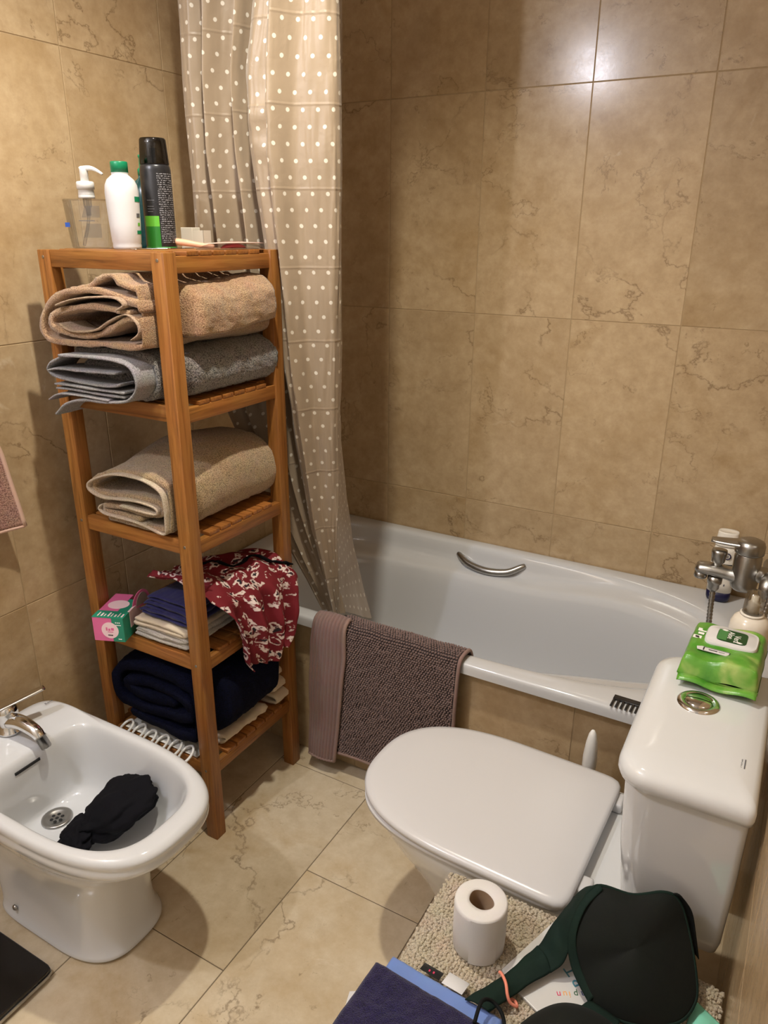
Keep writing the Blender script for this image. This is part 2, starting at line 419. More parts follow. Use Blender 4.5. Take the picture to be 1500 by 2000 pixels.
lr = [trg(.889, 1.350, .176, 2.5, 16, .397, 1.15), trg(.881, 1.354, .183, 2.5, 16, .400, 1.15), trg(.880, 1.355, .184, 2.5, 16, .407, 1.15), trg(.884, 1.352, .180, 2.5, 16, .4125, 1.15),
      trg(.896, 1.345, .170, 2.5, 16, .415, 1.15), trg(.95, 1.30, .13, 2.3, 10, .4165, 1.15), trg(1.08, 1.2, .05, 2.2, 3, .4175, 1.15)]
mesh('seat_lid', sk_(loft(lr)), 'seat_plastic', toi)
for s in (-1, 1): mesh('hinge', box(1.335, 1.372, TY+s*.12-.02, TY+s*.12+.02, .38, .402, .005), 'seat_plastic', toi)
# cistern: its front corners are rounded, it leans towards the wall at the bottom
def cis(x0, x1, y0, y1, rf, z, rb=.012, n=10):
    out = []
    for cx, cy, r, a0 in ((x1-rb, y1-rb, rb, 0), (x0+rf, y1-rf, rf, 90), (x0+rf, y0+rf, rf, 180), (x1-rb, y0+rb, rb, 270)):
        for k in range(n+1):
            a = math.radians(a0+90*k/n); out.append(Vector((cx+r*math.cos(a), cy+r*math.sin(a), z)))
    return out
body = [cis(1.43, 1.575, -1.20, -.935, .05, .375), cis(1.415, 1.578, -1.225, -.915, .05, .42), cis(1.405, 1.58, -1.243, -.902, .05, .55), cis(1.400, 1.58, -1.250, -.897, .05, .682)]
mesh('cistern', loft(body), 'ceramic', toi, auto=50)
lid = [cis(1.402, 1.582, -1.252, -.893, .05, .683), cis(1.392, 1.584, -1.262, -.886, .05, .687), cis(1.389, 1.585, -1.265, -.883, .05, .697), cis(1.390, 1.585, -1.264, -.884, .05, .708), cis(1.395, 1.582, -1.258, -.889, .048, .717),
       cis(1.405, 1.575, -1.247, -.899, .042, .722), cis(1.44, 1.55, -1.2, -.93, .02, .7255), cis(1.48, 1.52, -1.1, -1.05, .01, .7265)]
mesh('cistern_lid', loft(lid), 'ceramic', toi)
mesh('flush_ring', lathe([(.034, 0), (.034, .003), (.030, .006), (.024, .0065), (.022, .004)], (1.477, -1.045, .7245), 40, False, True), 'chrome', toi)
for s in (0, 1):
    hr = [[Vector((1.477+r*math.cos(a), -1.045+(.0012 if s == 0 else -.0012)+r*math.sin(a), z)) for a in [math.pi*s+math.pi*k/16 for k in range(17)]] for r, z in ((.0205, .7265), (.0205, .7315), (.018, .7335), (.006, .7348))]
    mesh('flush_button', loft(hr), 'chrome', toi, auto=40)
plain('grey_print', (.10, .10, .11, 1), .5)
text('maker_mark', 'Roca', .0105, 'grey_print', toi, frame((1.553, -1.172, .7247), (0, 1, 0), (-1, 0, 0)))
mesh('maker_underline', box(1.559, 1.5605, -1.183, -1.160, .7238, .7248), 'grey_print', toi, False)

# toilet brush between the toilet and the tub
tb = thing('toilet_brush', 'white toilet brush in its holder, handle tip showing behind the toilet', 'toilet brush', (1.268, -.80, 0))
mesh('holder', lathe([(.045, 0), (.05, .004), (.052, .09), (.042, .12), (.036, .12), (.036, .1)], (1.268, -.80, 0), 32, True, False), 'white_plastic', tb)
mesh('handle', lathe([(.009, .10), (.010, .18), (.0095, .25), (.013, .30), (.0155, .34), (.0155, .365), (.0125, .40), (.0085, .422), (.004, .432), (.0005, .434)], (1.268, -.80, 0), 24), 'white_plastic', tb)

# ---------------------------------------------------------------- bidet
BY = -1.433
bid = thing('bidet', 'white ceramic bidet with a rolled rim and a chrome mixer tap', 'bidet', (.36, BY, 0))
def bg(x0, x1, hw, n0, n1, z, cx=.33): return sring(cx, BY, cx-x0, x1-cx, hw, n0, n1, z)
def zb(x, y): return .388+.012*sstep(.24, .14, x)
outer = [bg(.13, .495, .112, 6, 2.9, 0), bg(.13, .497, .113, 6, 2.9, .012), bg(.13, .488, .105, 6, 2.9, .02), bg(.12, .478, .100, 6, 2.8, .06), bg(.11, .478, .102, 6, 2.8, .14), bg(.09, .495, .112, 6, 2.7, .22),
         bg(.07, .54, .130, 7, 2.9, .275), bg(.06, .60, .150, 8, 2.9, .305), bg(.055, .622, .158, 8, 2.9, .318), bg(.055, .628, .1585, 8, 2.9, .322), bg(.052, .643, .164, 8, 2.9, .334), bg(.05, .654, .168, 8, 2.9, .346),
         bg(.05, .6555, .1685, 8, 2.9, .354), bg(.05, .650, .166, 8, 2.9, .362), bg(.05, .655, .168, 8, 2.9, .367), bg(.05, .657, .169, 8, 2.9, .374),
         bg(.052, .653, .167, 8, 2.9, .382), bg(.057, .643, .162, 8, 2.9, .387), bg(.065, .632, .155, 8, 2.9, zb),
         bg(.195, .617, .147, 6, 3.0, lambda x, y: zb(x, y)+.0005, .36), bg(.203, .606, .141, 6, 3.0, .384, .36), bg(.208, .599, .136, 6, 3.0, .372, .36), bg(.213, .590, .130, 5, 3.0, .34, .36),
         bg(.212, .570, .120, 4.5, 2.7, .285, .35), bg(.212, .52, .108, 4, 2.7, .245, .33), bg(.214, .44, .085, 3, 2.6, .226, .30), bg(.225, .34, .045, 2, 2, .222, .27), bg(.24, .262, .012, 2, 2, .221, .25)]
mesh('basin', loft(outer), 'ceramic', bid, sub=1)
dr = mesh('drain', lathe([(.033, .0), (.033, .003), (.030, .0045), (.022, .0035), (.020, .0015), (.0, .0015)], (.252, BY+.006, .2225), 36, False, True), 'worn_chrome', bid)
for k in range(7):
    a = 2*math.pi*k/6; rr = 0 if k == 6 else .0115
    mesh('drain_hole', lathe([(.0038, 0), (.0038, .0006)], (.252+rr*math.cos(a), BY+.006+rr*math.sin(a), .2238), 12), 'dark_hole', dr)
mesh('overflow_slot', xf(box(-.0015, .0015, -.031, .031, -.0035, .0035, .0012), Matrix.Translation((.2112, BY-.013, .362)) @ Matrix.Rotation(math.radians(-4), 4, 'Y')), 'dark_hole', bid)
mesh('fixing_cap', rot(lathe([(.007, 0), (.007, .003), (.004, .006), (.0005, .006)], (.215, BY-.1045, .045), 16), math.radians(90), 'X', (.215, BY-.1045, .045)), 'worn_chrome', bid)
text('maker_mark', 'Roca', .010, 'grey_print', bid, frame((.10, -1.300, .4008), (0, 1, .0), (-1, 0, 0)))
# mixer tap on the bidet's back ledge
tx, ty, tz = .115, -1.412, .40
tap = mesh('tap', lathe([(.026, 0), (.026, .004), (.022, .006), (.0215, .03), (.023, .045), (.0225, .058), (.019, .066), (.010, .070), (.001, .071)], (tx, ty, tz), 32), 'chrome', bid)
P = catmull([(tx+.01, ty, tz+.028), (tx+.045, ty+.002, tz+.034), (tx+.085, ty+.004, tz+.026), (tx+.100, ty+.005, tz+.014)], 14)
mesh('spout', tube(P, [.019, .018, .0175, .017, .0165, .016, .0155, .015, .0145, .014, .0135, .013, .0125, .012], 20), 'chrome', tap)
d = Vector((.55, .05, -.83)).normalized(); o0 = Vector((tx+.096, ty+.005, tz+.018))
mesh('aerator', tube([o0, o0+d*.006, o0+d*.0061, o0+d*.03, o0+d*.033], [.0125, .0135, .0118, .0118, .0095], 24), 'worn_chrome', tap)
def lever(u, v):
    s = lerp(-.020, .088, u); wd = lerp(.018, .010, u)*(1 if u < .97 else .8)
    return (tx+s*.25+.0, ty+s*.97, 0) , wd, s
LV = []
for z0, z1 in ((.068, .074),):
    rr = []
    for k in range(15):
        u = k/14; s = lerp(-.024, .085, u); wd = lerp(.020, .009, u); h = .068+.004*u+.002*u*u
        c_ = Vector((tx+s*.30, ty+s*.954, tz+h)); nrm = Vector((.954, -.30, 0))
        rr.append([c_+nrm*wd*math.cos(a)+Vector((0, 0, 1))*.0042*math.sin(a) for a in [2*math.pi*j/16 for j in range(16)]])
    mesh('lever', loft(rr), 'chrome', tap)

# ---------------------------------------------------------------- wooden shelf unit
SX0, SX1, SY0, SY1 = .078, .440, -1.132, -.770
LEV = [1.42, 1.1225, .825, .5275, .23]
shelf = thing('shelf_unit', 'tall open wooden shelf unit with slatted shelves beside the bidet', 'shelf', ((SX0+SX1)/2, (SY0+SY1)/2, 0))
LW = .034
lm = {}
def woodpart(name, x0, x1, y0, y1, z0, z1, mat, r=.002):
    k = (name, round(x1-x0, 4), round(y1-y0, 4), round(z1-z0, 4)); c_ = Vector(((x0+x1)/2, (y0+y1)/2, (z0+z1)/2))
    if k not in lm:
        o = mesh(name, box(x0, x1, y0, y1, z0, z1, r, 2), mat, shelf, origin=c_, auto=30); lm[k] = o.data; return o
    o = link(bpy.data.objects.new(name, lm[k])); o.parent = shelf; o.location = c_-wloc(shelf); return o
for x in (SX0, SX1-LW):
    for y in (SY0, SY1-LW): woodpart('leg', x, x+LW, y, y+LW, 0, LEV[0]-.0015, 'wood_z')
for i, z in enumerate(LEV):
    h = .036
    for y in (SY0+.004, SY1-.004-.018): woodpart('rail', SX0+LW, SX1-LW, y, y+.018, z-h, z-.001, 'wood_x')
    for x in (SX0+.004, SX1-.004-.018): woodpart('side_rail', x, x+.018, SY0+LW, SY1-LW, z-h-.005, z-.009, 'wood_y')
    n = 8; y0, y1 = SY0+.026, SY1-.026; p = (y1-y0)/n
    for k in range(n):
        xa = .004 if LW+.001 < (y0+k*p-SY0) and (y0+(k+1)*p) < SY1-LW-.001 else LW+.001
        woodpart('slat', SX0+xa, SX1-xa, y0+k*p+.0025, y0+(k+1)*p-.0025, z-.009, z, 'wood_x', .001)
for z in (1.404, .81, .51, .21):
    for x in (SX0+LW/2, SX1-LW/2):
        s = mesh('screw', rot(lathe([(.0035, 0), (.0035, .0006), (.0022, .0004)], (x, SY0, z), 12), math.radians(90), 'X', (x, SY0, z)), 'worn_chrome', shelf)

# ---------------------------------------------------------------- cloth helpers
def ribbon(prof, th, y0, y1, ny=40, npf=110, amp=.0015, freq=35, seed=0, deform=None, fine=0, thf=None):
    """a thick folded sheet: prof is its (x, z) centre line, swept along y"""
    C = even(catmull([(p[0], 0, p[1]) for p in prof], npf*3), npf)
    sec = []
    for i, p in enumerate(C):
        t = (C[min(i+1, npf-1)]-C[max(i-1, 0)]).normalized(); n_ = Vector((-t.z, 0, t.x)); sec.append((p, n_, t))
    loop = [(p+n_*th/2, n_) for p, n_, t in sec]+[(sec[-1][0]+sec[-1][2]*th*.4, sec[-1][2])]+[(p-n_*th/2, -n_) for p, n_, t in reversed(sec)]+[(sec[0][0]-sec[0][2]*th*.4, -sec[0][2])]
    rings = []
    for k in range(ny+1):
        u = k/ny; y = lerp(y0, y1, u); e = 1-.35*(max(0, abs(2*u-1)-.94)/.06)**2
        r = []
        for p, n_ in loop:
            q = Vector((p.x, y, p.z))
            d_ = amp*nz(q, freq, seed)+amp*.5*nz(q, freq*3, seed+3)
            if fine: d_ += fine*nz(q, 420, seed+5)
            q = q+n_*d_-n_*th/2*(1-e)*.6
            q.y += amp*2*nz((p.x, p.z, seed), 14, seed)*(1 if u < .1 or u > .9 else 0)
            if deform: q = deform(q, u)
            r.append(q)
        rings.append(r)
    V_, F_ = loft(rings, False, False); m_ = len(loop); nn = npf
    mir = lambda i: 2*nn-i                     # point i of one face lies opposite this one
    for base, fl in ((0, 0), (ny*m_, 1)):
        caps = [(i, i+1, mir(i+1), mir(i)) for i in range(nn-1)]+[(nn-1, nn, nn+1)]+[(0, 2*nn, 2*nn+1)]
        F_ += [tuple(base+k for k in (q if fl else reversed(q))) for q in caps]
    return V_, F_
def fit(y_front, xr, xl=None, back=-.80):
    """keep a stack clear of the front legs: squeeze x towards the middle near the front"""
    def d_(q, u):
        k = sstep(-1.075, -1.10, q.y)
        if q.x > xr: q.x = lerp(q.x, xr+(q.x-xr)*.15, k)
        return q
    return d_

terry('towel_brown', srgb(184, 150, 114), srgb(132, 100, 72), 420)
terry('towel_grey', srgb(142, 136, 130), srgb(50, 47, 46), 360, 1.0)
terry('towel_grey_hem', srgb(158, 155, 154), srgb(112, 109, 108), 480, .6, .1)
terry('towel_beige', srgb(180, 154, 118), srgb(112, 90, 62), 420)
terry('towel_beige_hem', srgb(206, 190, 166), srgb(164, 146, 120), 520, .6, .1)
terry('towel_brown_hem', srgb(184, 160, 134), srgb(140, 116, 92), 520, .6, .1)
terry('towel_navy', srgb(12, 16, 40), srgb(3, 4, 12), 420, .8, .0)
weave('cloth_blue', srgb(40, 40, 84), .8)
terry('towel_white', srgb(226, 220, 208), srgb(180, 172, 158), 700)
weave('cloth_cream', srgb(206, 190, 166))
terry('towel_pink', srgb(176, 138, 120), srgb(112, 76, 64), 380)
weave('hem_pink', srgb(206, 172, 152))
weave('black_cloth', (.004, .004, .006, 1), .85, 1500, .0)

# brown towel, top of the first shelf
bt = thing('bath_towel', 'brown towel loosely folded, on the grey towel under the shelf top', 'towel', (.27, -.96, 1.235))
def db(q, u):
    k = sstep(-1.07, -1.10, q.y)
    if q.x > .395: q.x = lerp(q.x, .395+(q.x-.395)*.1, k)
    f = sstep(-1.10, -1.16, q.y)
    q.x -= .018*f*(1 if q.x < .25 else 0)*sstep(.25, .14, q.x); q.z -= .006*sstep(-1.0, -.80, q.y)
    q.z += .010*nz((q.x*.4, q.y, q.z*.3), 9, 4)*sstep(1.26, 1.33, q.z); q.z = min(q.z, 1.378)
    return q
b1 = [(.425, 1.315), (.35, 1.333), (.27, 1.342), (.19, 1.330), (.135, 1.296), (.118, 1.262), (.135, 1.240), (.20, 1.236), (.29, 1.240), (.375, 1.241), (.418, 1.258), (.415, 1.286), (.365, 1.296),
      (.315, 1.274), (.26, 1.257), (.19, 1.256), (.150, 1.268), (.155, 1.288), (.20, 1.302), (.28, 1.312), (.37, 1.306)]
mesh('towel_body', ribbon(b1, .0135, -1.165, -.80, 44, 150, .003, 28, 2, db, .0008), 'towel_brown', bt)
b2 = [(.205, 1.345), (.255, 1.352), (.292, 1.368), (.325, 1.376), (.345, 1.362), (.375, 1.352), (.42, 1.352), (.452, 1.330), (.462, 1.296), (.458, 1.262)]
mesh('upper_fold', ribbon(b2, .011, -1.158, -.825, 44, 90, .004, 26, 5, lambda q, u: Vector((lerp(q.x, .375+(q.x-.375)*.22, sstep(-1.06, -1.10, q.y)) if q.x > .375 else q.x, q.y, min(q.z-.018*sstep(-1.05, -.86, q.y)*sstep(.36, .3, q.x)+.012*sstep(-.98, -.86, q.y)*sstep(.34, .4, q.x), 1.378))), .0008), 'towel_brown', bt)
b3 = [(.170, 1.3125), (.22, 1.326), (.29, 1.334), (.345, 1.334), (.365, 1.322), (.345, 1.312)]
mesh('hem', ribbon(b3, .004, -1.176, -1.10, 12, 60, .001, 30, 8), 'towel_brown_hem', bt)
b4 = [(.165, 1.275), (.20, 1.262), (.27, 1.268), (.315, 1.288), (.365, 1.304), (.392, 1.290), (.395, 1.270), (.372, 1.256)]
mesh('hem', ribbon(b4, .0035, -1.172, -1.10, 12, 60, .001, 30, 9), 'towel_brown_hem', bt)

# grey towel
gt = thing('bath_towel', 'dark grey towel folded with its hem ends showing, second shelf from the top', 'towel', (.27, -.96, LEV[1]))
def dg(q, u):
    k = sstep(-1.065, -1.115, q.y)
    if q.x > .32: q.x = .32+(q.x-.32)*lerp(1, .62, k)
    if q.y < -1.13: q.x -= .012*sstep(-1.13, -1.17, q.y)*sstep(.3, .15, q.x)
    q.z += .006*sstep(-1.1, -.9, q.y)*sstep(1.16, 1.2, q.z)
    return q
g1 = [(.20, 1.131), (.29, 1.131), (.375, 1.133), (.424, 1.147), (.436, 1.176), (.424, 1.204), (.38, 1.217), (.29, 1.219), (.21, 1.217), (.158, 1.213)]
mesh('towel_body', ribbon(g1, .016, -1.13, -.795, 60, 120, .0022, 60, 1, dg, .0025), 'towel_grey', gt)
g0 = [(.17, 1.170), (.24, 1.172), (.34, 1.174), (.385, 1.174)]
mesh('inner_fold', ribbon(g0, .05, -1.12, -.80, 40, 60, .003, 40, 3, dg, .002), 'towel_grey', gt)
for i, (P, th, yf) in enumerate([
    ([(.128, 1.082), (.165, 1.108), (.22, 1.122), (.30, 1.126), (.37, 1.137), (.405, 1.165), (.392, 1.200), (.34, 1.2135), (.25, 1.2145), (.165, 1.211)], .006, -1.183),
    ([(.162, 1.206), (.130, 1.192), (.118, 1.176), (.145, 1.181), (.23, 1.183), (.325, 1.187)], .005, -1.180),
    ([(.118, 1.174), (.140, 1.163), (.21, 1.158), (.30, 1.158), (.34, 1.166)], .005, -1.178),
    ([(.135, 1.148), (.20, 1.149), (.29, 1.148), (.355, 1.150)], .0045, -1.180),
    ([(.138, 1.139), (.20, 1.140), (.29, 1.139), (.35, 1.140)], .0045, -1.178),
    ([(.112, 1.112), (.15, 1.128), (.22, 1.131), (.30, 1.130)], .004, -1.184)]):
    mesh('hem', ribbon(P, th, yf, -1.105, 12, 70, .0012, 30, 10+i, lambda q, u: Vector((.32+(q.x-.32)*.75 if q.x > .32 else q.x, q.y, q.z))), 'towel_grey_hem', gt)

# beige towel
et = thing('bath_towel', 'beige towel neatly folded, alone on the middle shelf', 'towel', (.28, -.96, LEV[2]))
def de(q, u):
    k = sstep(-1.07, -1.10, q.y)
    if q.x > .39: q.x = lerp(q.x, .39+(q.x-.39)*.12, k)
    q.z = LEV[2]+.004+(q.z-LEV[2]-.004)*(1+.30*sstep(-1.10, -.93, q.y)-.10*sstep(-.93, -.80, q.y)); return q
e1 = [(.20, .838), (.29, .838), (.375, .841), (.415, .866), (.418, .908), (.392, .940), (.33, .956), (.24, .952), (.18, .934), (.156, .912), (.165, .897), (.21, .893), (.30, .903), (.36, .900), (.372, .882), (.34, .871), (.25, .871), (.195, .867), (.183, .857), (.21, .851), (.30, .853)]
mesh('towel_body', ribbon(e1, .0145, -1.135, -.80, 50, 150, .0018, 45, 21, de, .0012), 'towel_beige', et)
e2 = [(.392, .842), (.408, .87), (.405, .905), (.375, .936), (.32, .953), (.24, .951), (.175, .930), (.150, .912), (.158, .897), (.20, .889), (.29, .898), (.352, .895), (.365, .883), (.34, .877), (.25, .879)]
mesh('hem', ribbon([(x if x < .385 else .385+(x-.385)*.1, z) for x, z in e2], .005, -1.146, -1.118, 5, 120, .0008, 30, 22), 'towel_beige_hem', et)
e3 = [(.183, .868), (.176, .857), (.20, .848), (.29, .846), (.37, .834), (.385, .845)]
mesh('hem', ribbon(e3, .004, -1.144, -1.11, 5, 60, .0008, 30, 23), 'towel_beige_hem', et)

# ---------------------------------------------------------------- fourth shelf
Z4 = LEV[3]
wt = thing('folded_cloth', 'white terry cloth folded under the blue cloth on the fourth shelf', 'towel', (.31, -1.0, Z4))
for i, (z, xo) in enumerate(((.5385, .0), (.5545, .01), (.570, .004))):
    P = [(.225+xo, z), (.30, z+.001), (.36, z+.001), (.392, z+.006), (.36, z+.012), (.30, z+.013), (.23+xo, z+.012)]
    mesh('layer', ribbon(P, .009, -1.125, -.885+.008*i, 26, 70, .0022, 40, 30+i, None, .0012), 'towel_white' if i < 2 else 'cloth_cream', wt)
bc = thing('folded_cloth', 'dark blue cotton cloth folded on the white cloth, fourth shelf', 'cloth', (.31, -1.0, Z4+.06))
for i, z in enumerate((.596, .613, .630)):
    xo = .010*i
    P = [(.245+xo, z+.002), (.31, z), (.38, z), (.402, z+.006), (.37, z+.012), (.31, z+.012), (.252+xo, z+.010), (.240+xo, z+.006)]
    mesh('layer', ribbon(P, .0065, -1.116+.006*i, -.90, 26, 80, .003, 30, 40+i, None), 'cloth_blue', bc)

# red floral garment thrown over the stack, hanging over the side rail
def floral():
    mt, N, L, b = nt('red_floral')
    uv = N.new('ShaderNodeUVMap'); nd = noisen(N, L, uv.outputs[0], 45, 3, .6)
    vs = N.new('ShaderNodeVectorMath'); vs.operation = 'SCALE'; vs.inputs['Scale'].default_value = .030; L.new(nd.outputs[1], vs.inputs[0])
    va = N.new('ShaderNodeVectorMath'); L.new(uv.outputs[0], va.inputs[0]); L.new(vs.outputs[0], va.inputs[1])
    v1 = N.new('ShaderNodeTexVoronoi'); v1.inputs['Scale'].default_value = 44; L.new(va.outputs[0], v1.inputs['Vector'])
    black = ramp(N, [(.20, (1, 1, 1, 1)), (.26, (0, 0, 0, 1))]); L.new(v1.outputs['Distance'], black.inputs[0])
    ring = ramp(N, [(.22, (0, 0, 0, 1)), (.27, (1, 1, 1, 1)), (.42, (1, 1, 1, 1)), (.47, (0, 0, 0, 1))]); L.new(v1.outputs['Distance'], ring.inputs[0])
    nm = noisen(N, L, uv.outputs[0], 60, 2, .5); rm = ramp(N, [(.43, (0, 0, 0, 1)), (.48, (1, 1, 1, 1))]); L.new(nm.outputs[0], rm.inputs[0])
    mu = N.new('ShaderNodeMath'); mu.operation = 'MULTIPLY'; L.new(ring.outputs[0], mu.inputs[0]); L.new(rm.outputs[0], mu.inputs[1])
    nb = noisen(N, L, uv.outputs[0], 38, 2, .5); rb = ramp(N, [(.42, (0, 0, 0, 1)), (.5, (1, 1, 1, 1))]); L.new(nb.outputs[0], rb.inputs[0])
    mb = N.new('ShaderNodeMath'); mb.operation = 'MULTIPLY'; L.new(black.outputs[0], mb.inputs[0]); L.new(rb.outputs[0], mb.inputs[1])
    c = mixc(N, L, mb.outputs[0], srgb(112, 10, 26), (.012, .010, .016, 1)); c = mixc(N, L, mu.outputs[0], c, srgb(222, 205, 198))
    L.new(c, b.inputs['Base Color']); b.inputs['Roughness'].default_value = .8
floral()
def set_uv(o, fn):
    me = o.data; uv = me.uv_layers.new(name='UVMap')
    for lp in me.loops: uv.data[lp.index].uv = fn(lp.vertex_index)
rg = thing('garment', 'red floral garment hanging over the edge of the fourth shelf', 'clothing', (.44, -.93, Z4))
PATH = [(.235, .667), (.285, .676), (.335, .690), (.385, .686), (.425, .672), (.456, .640), (.470, .59), (.476, .53), (.472, .48), (.466, .43)]
NU, NVV = 70, 90
def garment(u, v):
    p = catmull([(a, 0, b) for a, b in PATH], 91)[int(round(v*90))]
    yl = pl(v, [(0, -1.075), (.3, -1.092), (.5, -1.085), (.62, -1.05), (.8, -1.02), (.92, -1.01), (1, -.985)])
    yr = pl(v, [(0, -.93), (.2, -.85), (.45, -.80), (.62, -.79), (.78, -.805), (.92, -.82), (1, -.85)])
    y = lerp(yl, yr, u); q = Vector((p.x, y, p.z))
    hang = sstep(.48, .7, v)
    q.x += hang*(.014*math.sin(u*19+v*3)+.008*math.sin(u*41+2))+.006*nz(q, 22, 3)
    if hang > .3: q.x = max(q.x, .455)
    q.z += (1-hang)*(.010*nz(q, 16, 5)+.006*math.sin(u*23+v*9)-.012*u)
    q.z += hang*.010*math.sin(u*9)*v
    if q.y < -1.09 or (q.y < -1.06 and q.x > .40): q.x = min(q.x, .398) if q.x < .43 else q.x
    return q
go = mesh('printed_cloth', grid(garment, NU, NVV), 'red_floral', rg, solid=.0025)
set_uv(go, lambda i: ((i % (NU+1))/NU*.26, (i//(NU+1))/NVV*.40))
def collar(u, v):
    q = garment(.35+.65*u, .16+.36*u); q.z += .007+.004*math.sin(u*12); q.y += .010*v-.004; q.x += .010*v; return q
mesh('collar_band', grid(collar, 40, 4), 'black_cloth', rg, solid=.004)
def sleeve(u, v):
    q = garment(.02+.16*u, .05+.28*v); q.z += .012*math.sin(math.pi*u)+.004; q.y -= .008; return q
so = mesh('sleeve', grid(sleeve, 20, 30), 'red_floral', rg, solid=.0025)
set_uv(so, lambda i: ((i % 21)/20*.06+.3, (i//21)/30*.11))

# pink and green carton
plain('carton_pink', srgb(226, 108, 156), .4); plain('carton_green', srgb(34, 136, 106), .4); plain('carton_pale', srgb(246, 214, 216), .45); plain('print_white', srgb(240, 238, 232), .5); plain('carton_inside', srgb(150, 128, 120), .7)
cb = thing('carton', 'small pink and green carton with a torn open side, fourth shelf', 'box', (.165, -1.13, Z4))
CA = math.radians(22); CC = (.16, -1.187, Z4)
def cbx(vf): return rotz(move(vf, (.152, -1.187, Z4)), CA, (.152, -1.187, Z4))
W_, D_, H_ = .078, .125, .064
mesh('carton_body', cbx(box(0, W_*.62, 0, D_, .0005, H_, .0008, 1)), 'carton_pink', cb, False)
mesh('carton_side', cbx(box(W_*.62, W_, 0, D_*.8, .0005, H_, .0008, 1)), 'carton_green', cb, False)
mesh('top_band', cbx(box(-.0004, W_+.0004, -.0004, .034, H_-.0002, H_+.0006)), 'carton_green', cb, False)
def disc(r, n=28): return [(r*math.cos(2*math.pi*k/n), r*math.sin(2*math.pi*k/n)) for k in range(n)]
def cut(poly, M, t=.0004):
    n = len(poly); V = [M @ Vector((x, y, 0)) for x, y in poly]+[M @ Vector((x, y, t)) for x, y in poly]
    return V, [tuple(range(n, 2*n)), tuple(reversed(range(n)))]+[(i, (i+1) % n, n+(i+1) % n, n+i) for i in range(n)]
XC = Vector((math.cos(CA), math.sin(CA), 0)); YC = Vector((-math.sin(CA), math.cos(CA), 0)); OC = Vector((.152, -1.187, Z4))
mesh('front_label', cut(disc(.0215), frame(OC+XC*.043-YC*.0004+Vector((0, 0, .031)), XC, (0, 0, 1))), 'carton_pale', cb, False)
mesh('top_label', cut([(x*1.2, y) for x, y in disc(.022)], frame(OC+XC*.036+YC*.068+Vector((0, 0, H_+.0002)), XC, YC)), 'carton_pale', cb, False)
def marks(name, mat, parent, O, X, Y, rects):
    M = frame(O, X, Y)
    mesh(name, join(*[xf(box(x0, x1, y0, y1, 0, .0003), M) for x0, x1, y0, y1 in rects]), mat, parent, False)
Z3 = Vector((0, 0, 1))
marks('label_print', 'carton_pink', cb, OC+XC*.043-YC*.0008+Z3*.034, XC, Z3, [(-.010, -.006, -.004, .005), (-.004, .001, -.004, .002), (.003, .010, -.003, .004), (-.006, .008, -.008, -.006)])
marks('label_print', 'black_plastic', cb, OC+XC*.043-YC*.0008+Z3*.018, XC, Z3, [(-.006, -.002, -.0015, .0015), (-.0012, .002, -.0015, .0015), (.0028, .006, -.0015, .0015)])
marks('corner_print', 'print_white', cb, OC+XC*.064-YC*.0004+Z3*.05, XC, Z3, [(-.006, -.003, .001, .004), (-.0015, .0015, .001, .004), (.003, .006, .001, .004), (-.007, .008, -.005, -.003), (-.002, .0, -.043, -.040), (.001, .006, -.043, -.0405)])
marks('top_print', 'carton_pale', cb, OC+Z3*(H_+.0006), XC, YC, [(.010+i*.0085, .0125+i*.0085+.0015*(i % 2), .007, .026-.004*(i % 3)) for i in range(8)])
fl = []
for k in range(21):
    a = math.pi*k/20; fl.append((.030*math.cos(a), .046*math.sin(a)))
mesh('torn_flap', cut(fl, frame(OC+XC*(W_+.006)+YC*.088+Vector((0, 0, .055)), (YC+XC*.4).normalized(), Vector((0, 0, 1))+XC*.12), .0012), 'carton_pink', cb, False)
mesh('flap_lining', cut([(x*.62, y*.72+.006) for x, y in fl], frame(OC+XC*(W_+.0078)+YC*.088+Vector((0, 0, .055)), (YC+XC*.4).normalized(), Vector((0, 0, 1))+XC*.12), .0012), 'carton_inside', cb, False)
mesh('open_edge', cbx(box(W_-.004, W_+.001, .035, D_*.78, .022, H_+.001)), 'carton_pale', cb, False)

# ---------------------------------------------------------------- bottom shelf
Z5 = LEV[4]
nt_ = thing('bath_towel', 'navy almost black towel bundled on the bottom shelf', 'towel', (.28, -1.0, Z5))
def dn(q, u):
    k = sstep(-1.055, -1.09, q.y)
    if q.x > .385: q.x = lerp(q.x, .385+(q.x-.385)*.15, k)
    q.z = q.z-.02*sstep(-.96, -.86, q.y)*sstep(.38, .46, q.z); q.z -= .012*sstep(-1.06, -1.12, q.y)*sstep(.36, .45, q.z)
    return q
n1 = [(.17, .288), (.27, .281), (.37, .285), (.425, .31), (.44, .36), (.425, .415), (.36, .446), (.26, .452), (.17, .436), (.128, .395), (.125, .345), (.15, .316), (.25, .322), (.36, .335), (.385, .365), (.35, .395), (.25, .402), (.18, .390), (.17, .365), (.23, .358), (.32, .365)]
mesh('towel_body', ribbon(n1, .032, -1.122, -.865, 44, 150, .0035, 26, 51, dn, .0016), 'towel_navy', nt_)
ck = thing('folded_cloth', 'cream cloth trapped under the navy towel on the bottom shelf', 'cloth', (.33, -1.0, Z5))
k1 = [(.20, .240), (.28, .2385), (.36, .240), (.405, .245), (.430, .256), (.420, .264), (.35, .2585), (.25, .2585)]
mesh('cloth_body', ribbon(k1, .008, -1.06, -.90, 24, 70, .006, 30, 52, lambda q, u: Vector((q.x, q.y, max(q.z, Z5+.003)))), 'cloth_cream', ck)
